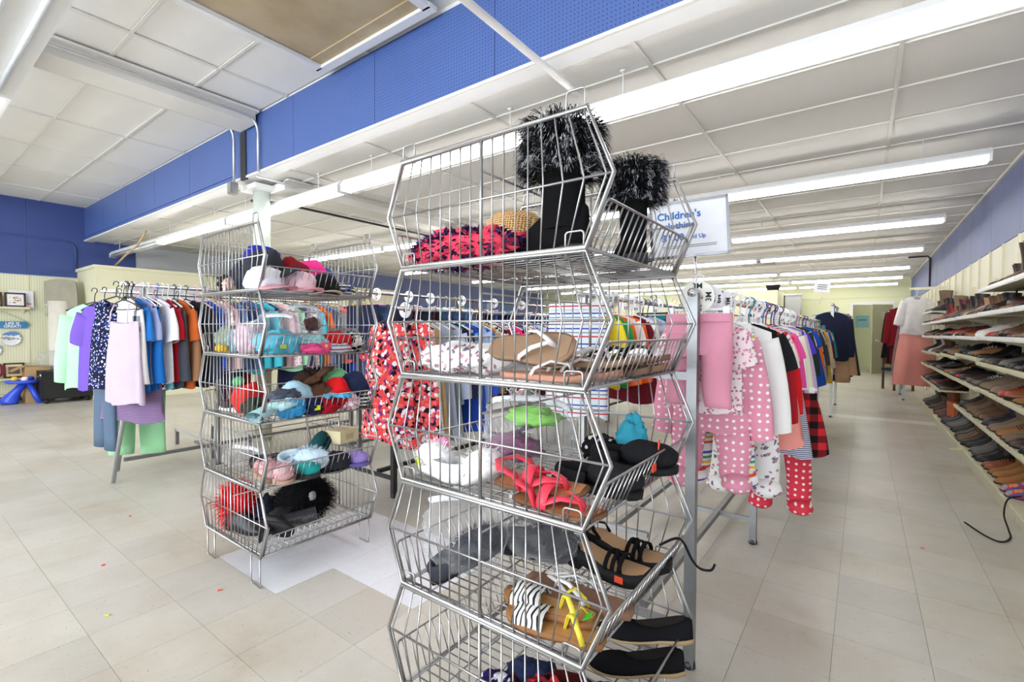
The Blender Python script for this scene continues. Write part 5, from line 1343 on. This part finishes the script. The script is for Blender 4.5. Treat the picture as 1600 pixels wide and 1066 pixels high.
# fourth down: slippers, cream box, boots
slipper((-2.50, 1.21, q1), 'dusty pink furry slide at the near corner of the lower baskets', C(222, 172, 176), -.35, C(170, 140, 116), 450, rx=-.5, sc=1.1)
slipper((-2.38, 1.26, q1), 'second dusty pink furry slide beside its mate', C(220, 176, 180), -.5, C(196, 160, 140), 300)
slipper((-2.40, 1.38, q1+.05), 'pale blue fluffy slipper over the teal one', C(206, 228, 242), .6, C(214, 228, 238), 500, rx=.5, sc=1.05)
slipper((-2.37, 1.34, q1), 'teal slipper under the pale blue one', C(40, 150, 150), .2, C(50, 46, 46))
slipper((-2.36, 1.48, q1+.02), 'black rubber slide standing up at the front lip', C(44, 46, 52), 1.2, C(40, 42, 48), rx=.9)
slipper((-2.48, 1.52, q1+.05), 'dark teal spotted slipper standing at the back', C(30, 80, 84), 1.4, C(20, 60, 64), ry=-1.0)
slipper((-2.35, 1.62, q1), 'lilac slipper at the far end under the cream box', C(150, 130, 200), .3, C(100, 90, 160))
soft('navy_slipper', 'navy soft slipper beside the lilac one', 'slipper', (-2.37, 1.56, q1), (.06, .05, .045), 81, m_fleece, C(44, 50, 96))
shoe('ankle_boot', (-2.60, 1.42, q1+.02), .3, 'black shiny ankle boot lying on its side behind the slippers', C(34, 36, 38), rx=1.4)
bag((-2.76, 1.24, q1), 'clear bag of grey slippers at the back of the lower basket', (.14, .1, .06), 83)
bx = thing('carton_box', 'small cream carton box on the slippers of the farther tower', 'box', (-2.44, 1.64, q1+.115), .25); MB().box((0, 0, .035), (.11, .15, .07)).build('box_body', plain('cream_card', C(226, 212, 168), .7), bx); MB().box((0, 0, .071), (.113, .153, .004)).build('lid', plain('cream_card_lid', C(232, 220, 180), .7), bx)
MB().box((.0565, .0, .035), (.001, .06, .03)).build('faint_print', plain('tan_print', C(200, 184, 140), .7), bx)
# bottom: red feather boa, scaly boots, black shaggy bag
rb = thing('feather_boa', 'bright red feathery bundle at the near back of the farther bottom basket', 'boa', (-2.80, 1.22, q0+.01)); MB().blob((0, 0, .1), (.10, .07, .10), 5, .2).build('core', m_fleece, rb, C(206, 20, 28)); fur_mesh(ell_fn((0, 0, .1), (.1, .07, .1)), 900, .06, .003, 21, .2).build('feathers', m_fleece, rb, C(230, 26, 34), kind='stuff')
sb_ = thing('shaggy_bag', 'black shaggy handbag with grey pompom in the farther bottom basket', 'handbag', (-2.56, 1.47, q0), 1.3); MB().blob((0, 0, .12), (.16, .08, .12), 7, .15).build('body', m_fleece, sb_, C(16, 16, 18)); fur_mesh(ell_fn((0, 0, .11), (.16, .08, .11)), 2200, .05, .0016, 23, .9).build('fur', m_fleece, sb_, C(18, 18, 20), kind='stuff')
MB().blob((.02, -.1, .16), (.02, .02, .025), 3, .2).build('pompom', m_fleece, sb_, C(150, 150, 152)); MB().tube([(-.1, 0, .2), (-.06, 0, .28), (.06, 0, .28), (.1, 0, .2)], .007, 7).build('handle', m_leather, sb_, C(20, 20, 22))
m_scale = NT('snakeskin'); _v = vor(m_scale, flatvec(m_scale, 'xz'), 90, .35); m_scale = m_scale.fin(m_scale.ramp(_v['Distance'], [(0, C(84, 84, 90)), (.5, C(40, 40, 44)), (.8, C(14, 14, 16))], 'LINEAR'), .35)
o = shoe('tall_boot', (-2.45, 1.235, q0+.05), .35, 'shiny black scaly boot lying on its side, upper of two', C(40, 40, 44), mat=m_scale, rx=-1.35, sc=.9)
o = shoe('tall_boot', (-2.50, 1.19, q0+.045), -.5, 'shiny black scaly boot lying on its side, lower of two', C(40, 40, 44), mat=m_scale, rx=-1.5, sc=.85)
shoe('oxford', (-2.66, 1.20, q0), .3, 'dark grey laced shoe at the near side of the farther bottom basket', C(40, 42, 50), third=C(60, 60, 70))
soft('dark_cloth', 'dark navy cloth behind the scaly boots', 'cloth', (-2.68, 1.32, q0), (.08, .09, .08), 91, m_knit, C(30, 34, 52))

# ------------------------------------------------------------------ left wall display
WX = LX+.014
def ledge(y0, y1, z, lab):
    t = thing('wall_ledge', lab, 'shelf', (WX, y0, z)); L = y1-y0
    MB().box((.11, L/2, -.012), (.22, L, .02)).build('board', m_shelf, t); MB().box((.222, L/2, -.015), (.012, L, .035)).build('front_lip', m_shelf, t)
    for yy in (.05, L-.05): MB().prism([(0, -.022), (.18, -.022), (0, -.10)], yy-.005, yy+.005, 'Y').build('bracket', m_cream, t)
ledge(.4, 1.66, 1.60, 'upper cream ledge with framed pictures on the left pegboard wall'); ledge(.4, 1.66, .40, 'middle cream ledge with dark frames on the left pegboard wall'); ledge(.4, 1.62, .13, 'lowest cream ledge near the floor on the left wall')
def frame(y, z, w_, h_, fc, mat_, lab, tilt=.12, pic=None):
    t = thing('picture_frame', lab, 'picture frame', (WX+.13, y, z), pi/2, None, -tilt)
    for c, d in (((0, 0, .012), (w_, .02, .024)), ((0, 0, h_-.012), (w_, .02, .024)), ((-w_/2+.012, 0, h_/2), (.024, .02, h_)), ((w_/2-.012, 0, h_/2), (.024, .02, h_))): MB().box(c, d).build('moulding', fc, t)
    MB().box((0, .004, h_/2), (w_-.03, .006, h_-.03)).build('mat_board', mat_, t)
    if pic: MB().box((0, 0, h_/2), (w_*.55, .004, h_*.5)).build('print', pic, t)
    return t
m_mfr = plain('mahogany', C(70, 36, 26), .4); m_sk = floral('sketch_print', C(232, 226, 214), [C(160, 110, 90), C(90, 80, 80)], 22, .25)
frame(1.50, 1.605, .25, .24, m_mfr, m_card, 'brown framed sketch with white mat on the upper ledge', pic=m_sk)
frame(1.22, 1.605, .25, .24, m_mfr, m_card, 'second brown framed sketch left of the first on the upper ledge', pic=m_sk)
t = thing('canvas_print', 'white unframed print leaning behind the brown framed sketch', 'picture', (WX+.06, 1.58, 1.605), pi/2, None, -.1); MB().box((0, 0, .14), (.3, .012, .28)).build('board', m_card, t); MB().box((.09, -.007, .06), (.06, .002, .02)).build('print', m_heart, t)
frame(1.47, .405, .25, .25, m_mfr, plain('cream_print', C(226, 214, 176), .6), 'dark brown frame with cream panel on the middle ledge', pic=plain('brown_print', C(110, 90, 74), .6))
t = thing('octagonal_frame', 'dark red octagonal frame on the middle ledge', 'picture frame', (WX+.13, 1.25, .54), pi/2, None, -.1)
MB().prism([(.13*cos(pi/8+pi*i/4), .13*sin(pi/8+pi*i/4)) for i in range(8)], -.012, .012, 'Y').build('moulding', plain('oxblood', C(110, 24, 34), .4), t); MB().box((0, -.014, 0), (.11, .004, .11)).build('print', m_sk, t)
sgn = thing('wooden_sign', 'blue wooden board sign reading LIFE IS GREAT hung on the left wall', 'sign', (WX+.03, 1.36, 1.30), pi/2)
MB().prism([(-.32, -.06), (.28, -.06), (.32, 0), (.28, .06), (-.32, .06)], -.01, .01, 'Y').build('board', plain('sea_blue_paint', C(58, 130, 178), .6, 0, .1), sgn)
for tx, x, z in (('LIFE IS', .11, .022), ('GREAT!', .11, -.028)):
    o = put(text_mesh(tx, .062), 'lettering', m_card, sgn); o.matrix_local = Matrix.Translation((x, -.0115, z)) @ Matrix.Rotation(pi/2, 4, 'X')
MB().tube([(-.28, 0, .06), (0, 0, .22), (.28, 0, .06)], .003, 5).build('cord', m_board, sgn)
m_plate = NT('painted_plate'); _z = m_plate.xyz(m_plate.coord())[2]; m_plate = m_plate.fin(m_plate.ramp(m_plate.math('ADD', m_plate.math('MULTIPLY', _z, 3.2), m_plate.math('MULTIPLY', m_plate.noise(m_plate.coord(), 14, 3), .5)), [(0, C(226, 228, 232)), (.2, C(150, 150, 160)), (.28, C(228, 228, 230)), (.4, C(100, 140, 190)), (.6, C(190, 210, 232))]), .3)
for y, z, lab in ((1.455, 1.07, 'round painted seascape plate hung below the blue wooden sign'), (1.22, .88, 'second painted plate hung lower left of the seascape plate')):
    t = thing('wall_plate', lab, 'plate', (WX+.015, y, z), pi/2, None, 0); MB().loft([[(r_*cos(2*pi*i/24), yy, r_*sin(2*pi*i/24)) for i in range(24)] for r_, yy in ((.06, .0), (.11, -.008), (.122, -.018), (.118, -.016), (.08, -.006))], True, True).build('dish', m_plate, t)
t = thing('plate_rack', 'small grey wire rack hung on the left pegboard wall', 'wire rack', (WX+.02, 1.96, 1.45), pi/2)
mb = MB()
for s in (-.05, 0, .05): mb.tube([(s, 0, 0), (s, 0, .32)], .004, 5)
for z in (.02, .16, .30): mb.tube([(-.09, -.03, z+.03), (-.06, 0, z), (.06, 0, z), (.09, -.03, z+.03)], .004, 5)
mb.build('wires', m_steel, t, kind='stuff')
cb = thing('file_cabinet', 'low black file cabinet on casters by the left wall', 'cabinet', (-11.0, 2.0, 0))
MB().box((0, 0, .30), (.5, .62, .44)).build('body', m_black, cb); MB().box((0, -.315, .30), (.46, .012, .42)).build('drawer_front', m_black, cb); MB().box((0, 0, .525), (.52, .64, .02)).build('top', m_black, cb)
MB().box((-.05, -.325, .44), (.12, .012, .02)).build('drawer_pull', m_steel, cb); MB().box((.15, -.323, .47), (.08, .004, .03)).build('label_plate', m_card, cb)
for sx in (-.2, .2):
    for sy in (-.26, .26): MB().tube([(sx-.015, sy, .04), (sx+.015, sy, .04)], .04, 10).build('caster', m_black, cb)
bxx = thing('cardboard_box', 'open cardboard box behind the black file cabinet', 'box', (-11.32, 1.70, 0))
for c, d, ry, rx in (((-.14, 0, .3), (.008, .3, .6), 0, 0), ((.14, 0, .3), (.008, .3, .6), 0, 0), ((0, -.15, .3), (.28, .008, .6), 0, 0), ((0, .15, .3), (.28, .008, .6), 0, 0), ((0, -.23, .57), (.28, .18, .008), 0, .5)): MB().box(c, d, 0, rx, ry).build('flap' if rx else 'side_panel', m_board, bxx)
bag((-11.2, 1.95, .54), 'crumpled clear plastic bag on top of the file cabinet', (.2, .26, .16), 55)
rd = thing('red_canister', 'red cylinder canister behind the file cabinet', 'canister', (-11.1, 2.12, .54)); MB().lathe([(.06, 0), (.06, .34), (.05, .37), (.02, .38)], 16).build('body', plain('red_enamel', C(196, 30, 36), .35), rd); MB().lathe([(.02, .38), (.02, .42)], 10).build('cap', m_black, rd)
cr = thing('rolled_carpet', 'tall roll of beige carpet leaning in the left corner, top end flapped open', 'carpet roll', (-11.35, 2.02, 0))
MB().lathe([(.16, 0), (.16, 1.72)], 20).build('roll', plain('carpet_back', C(226, 222, 210), .95, bump=.003), cr)
mb = MB().grid(lambda u, v: (-.12+.30*u+.1*sin(pi*v)*u, -.17+.36*u, 1.68+.38*v-.30*(1-v)*u+.05*sin(pi*u)), 8, 8); mb.grid(lambda u, v: (-.11+.30*u+.1*sin(pi*v)*u, -.185+.36*u, 1.68+.38*v-.30*(1-v)*u+.05*sin(pi*u)), 8, 8)
mb.build('open_flap', plain('carpet_grey', C(160, 156, 140), .95, bump=.003), cr)
tt = thing('toy_table', 'blue plastic toy activity table by the left wall', 'toy', (-11.15, 1.52, 0), .4)
MB().tube([(-.12, -.12, .012), (-.12, -.12, .05), (-.05, -.05, .22), (.02, 0, .34)], [.11, .10, .06, .05], 10).build('leg', plain('blue_plastic', C(52, 86, 226), .35), tt)
MB().tube([(.16, .14, .01), (.13, .1, .1), (.06, .04, .34)], [.05, .045, .04], 8).build('leg', plain('blue_plastic_leg', C(52, 86, 226), .35), tt)
MB().lathe([(.0, .34), (.2, .34), (.22, .36), (.21, .385), (.0, .385)], 18).build('tray', plain('blue_tray', C(60, 92, 228), .35), tt)
for k, (c, x, y) in enumerate(((C(220, 40, 40), -.06, .05), (C(240, 240, 240), .08, -.03), (C(40, 70, 200), .0, .1), (C(240, 200, 50), -.08, -.07))): MB().lathe([(.045, .385), (.045, .42), (.025, .445)], 10, (x, y, 0)).build('knob', m_plastic, tt, c)
tag(MB().tube([(LX+.05, 2.1, .95), (LX+.06, 2.0, .6), (LX+.2, 1.9, .5)], .012, 6).build('wooden_stick', m_board), 'thin wooden stick leaning on the pegboard behind the cabinet', 'stick')

# ------------------------------------------------------------------ far right: gown, dark coats, chair, cabinet
fo = thing('faceout_arm', 'cream wall arm holding the gown above the shoe shelving end', 'hanging arm', (RX, 10.75, 2.0)); MB().box((-.25, 0, 0), (.5, .03, .04)).build('arm', m_cream, fo); MB().box((-.01, 0, 0), (.02, .06, .16)).build('plate', m_cream, fo)
gw = thing('evening_gown', 'long coral pink gown with white lace jacket in clear plastic', 'gown', (.74, 10.75, 1.96), .5)
GWH = C(236, 232, 232)
body_tube(.19, .26, -.09, -.75, .08, .07, .4, .10, .02, 61).build('jacket', m_fleece, gw, GWH)
for sx in (-1, 1):
    sleeve_mb(sx, .19, -.19, .42, .09, .085, .4, .05, 3).build('sleeve', m_fleece, gw, GWH)
body_tube(.22, .36, -.6, -1.62, .3, 0, 0, .17, .035, 63).build('skirt', m_cloth, gw, C(240, 156, 144))
body_tube(.26, .40, -.5, -1.66, .3, 0, 0, .2, .04, 64).build('plastic_cover', m_film, gw)
put(HG['adult'], 'hanger', m_plastic, gw, C(240, 240, 240))
rk = rack_frame('clothes_rack', 'short chrome rack of dark coats beyond the pink gown', .62, 11.25, 12.3, 1.82, [11.3, 12.25], m_steel)
fill(11.35, 12.25, .11, .62, 1.82, ['dress', 'long_1', 'pants_1'], 'the short rack beyond the gown', 71, .3, names=[('black', C(26, 26, 32)), ('dark navy', C(32, 36, 60)), ('wine red', C(120, 24, 34))], sc=1.1)
ch = thing('wooden_chair', 'dark wooden chair with padded navy seat beyond the pink gown', 'chair', (.63, 13.2, 0), .5)
MB().box((0, 0, .44), (.42, .42, .06)).build('seat', m_cloth, ch, C(40, 46, 70)); MB().box((0, .2, .72), (.40, .03, .34)).build('backrest', m_wood, ch)
for sx in (-.18, .18):
    for sy in (-.18, .2): MB().box((sx, sy, .21 if sy < 0 else .44), (.035, .035, .42 if sy < 0 else .88)).build('leg', m_wood, ch)
wc = thing('wooden_cabinet', 'brown wooden cabinet against the right wall near the door', 'cabinet', (.86, 16.6, 0)); MB().box((0, 0, .34), (.42, .7, .6)).build('body', m_wood, wc); MB().box((0, 0, .66), (.48, .76, .04)).build('top', m_wood, wc); MB().box((-.215, 0, .34), (.012, .6, .5)).build('door', m_wood, wc); MB().box((0, 0, .02), (.40, .66, .04)).build('plinth', m_wood, wc)
pp = thing('wall_notice', 'pale blue paper notice on the wall seen through the doorway', 'notice', (-.02, BY+1.535, 1.6)); MB().box((0, 0, 0), (.36, .004, .4)).build('paper', plain('pale_blue_paper', C(160, 214, 226), .6), pp); MB().box((0, -.003, .05), (.24, .001, .02)).build('print_line', m_letblk, pp)
bk_ = thing('black_bucket', 'dark round bucket standing on top of the far cream partition', 'bucket', (-2.25, 16.6, 2.48)); 
MB().lathe([(.15, 0), (.19, .12), (.2, .26), (.18, .26), (.16, .03)], 18).build('shell', m_black, bk_); MB().tube([(.2*cos(a), 0, .24+.1*sin(a)) for a in [pi*i/10 for i in range(11)]], .006, 5).build('handle', m_steel, bk_)
# loose bits on the right aisle floor
tag(MB().tube(smooth([(.86, 4.5, .17), (.79, 4.45, .15), (.765, 4.4, .06), (.76, 4.25, .012), (.74, 4.08, .008), (.68, 3.98, .006), (.62, 4.06, .006), (.56, 4.25, .006)]), .005, 6).build('loose_cord', m_cloth, None, C(40, 34, 32)), 'dark cord trailing from the lowest shoe shelf onto the floor', 'cord')
tag(MB().box((.76, 6.2, .128), (.14, .04, .012), .6).build('paper_scrap', plain('cream_paper', C(226, 220, 180), .7)), 'cream paper scrap sticking out of the lowest shoe shelf', 'paper')
for n, (x, y, m) in enumerate(((-3.9, 1.02, m_tago), (-2.62, .60, m_tagy), (-3.2, .72, m_tago), (.30, 3.6, m_tago), (-2.45, .98, m_tago))):
    tag(MB().box((0, 0, .003), (.016, .011, .003), n).build('floor_sticker', m, None, None, (x, y, 0)), ['small orange sticker scrap on the left floor tiles', 'small yellow sticker scrap on the floor in front of the towers', 'second orange sticker scrap nearest the picture corner', 'small orange sticker scrap on the right aisle floor', 'orange sticker scrap by the leg of the farther tower'][n], 'sticker')
# colourful rain boots on the lowest shelf and an orange shoe box
m_rain = floral('rain_boot_print', C(206, 60, 74), [C(90, 100, 160), C(230, 130, 90), C(150, 150, 160)], 16, .4)
for y, lab in ((4.74, 'far'), (4.60, 'near')):
    shoe('tall_boot', (.94, y, .13), pi-.1, f'multicoloured marbled rain boot on the lowest shelf, {lab} one of the pair', WHITE, C(60, 60, 110), mat=m_rain, sc=1.02)
ob = thing('shoe_box', 'orange shoe box standing behind boots on the lowest far shelf', 'box', (1.0, 8.15, .13), .1); MB().box((0, 0, .11), (.18, .3, .2)).build('box_body', plain('orange_card', C(206, 96, 44), .6), ob); MB().box((0, 0, .215), (.186, .306, .03)).build('lid', plain('orange_lid', C(214, 104, 50), .6), ob)
tag(MB().lathe([(.04, 0), (.04, .3)], 14).build('paper_roll', m_cream, None, None, (1.0, 4.9, 1.44)), 'cream paper roll standing on the shelf below the top one', 'roll')
hb = thing('handbag', 'maroon handbag lying among shoes on the second highest shelf', 'handbag', (.99, 5.2, 1.41), .2); MB().blob((0, 0, .06), (.10, .16, .06), 3, .12).build('body', m_leather, hb, C(60, 28, 30)); MB().tube([(-.02, -.1, .1), (-.03, -.06, .17), (-.03, .06, .17), (-.02, .1, .1)], .006, 6).build('handle', m_leather, hb, C(50, 24, 26))
wbx = thing('white_box', 'small white box on the second highest shoe shelf', 'box', (.97, 5.48, 1.41), .1); MB().box((0, 0, .035), (.1, .16, .07)).build('box_body', m_card, wbx); MB().box((0, 0, .072), (.104, .164, .006)).build('lid', m_card, wbx)
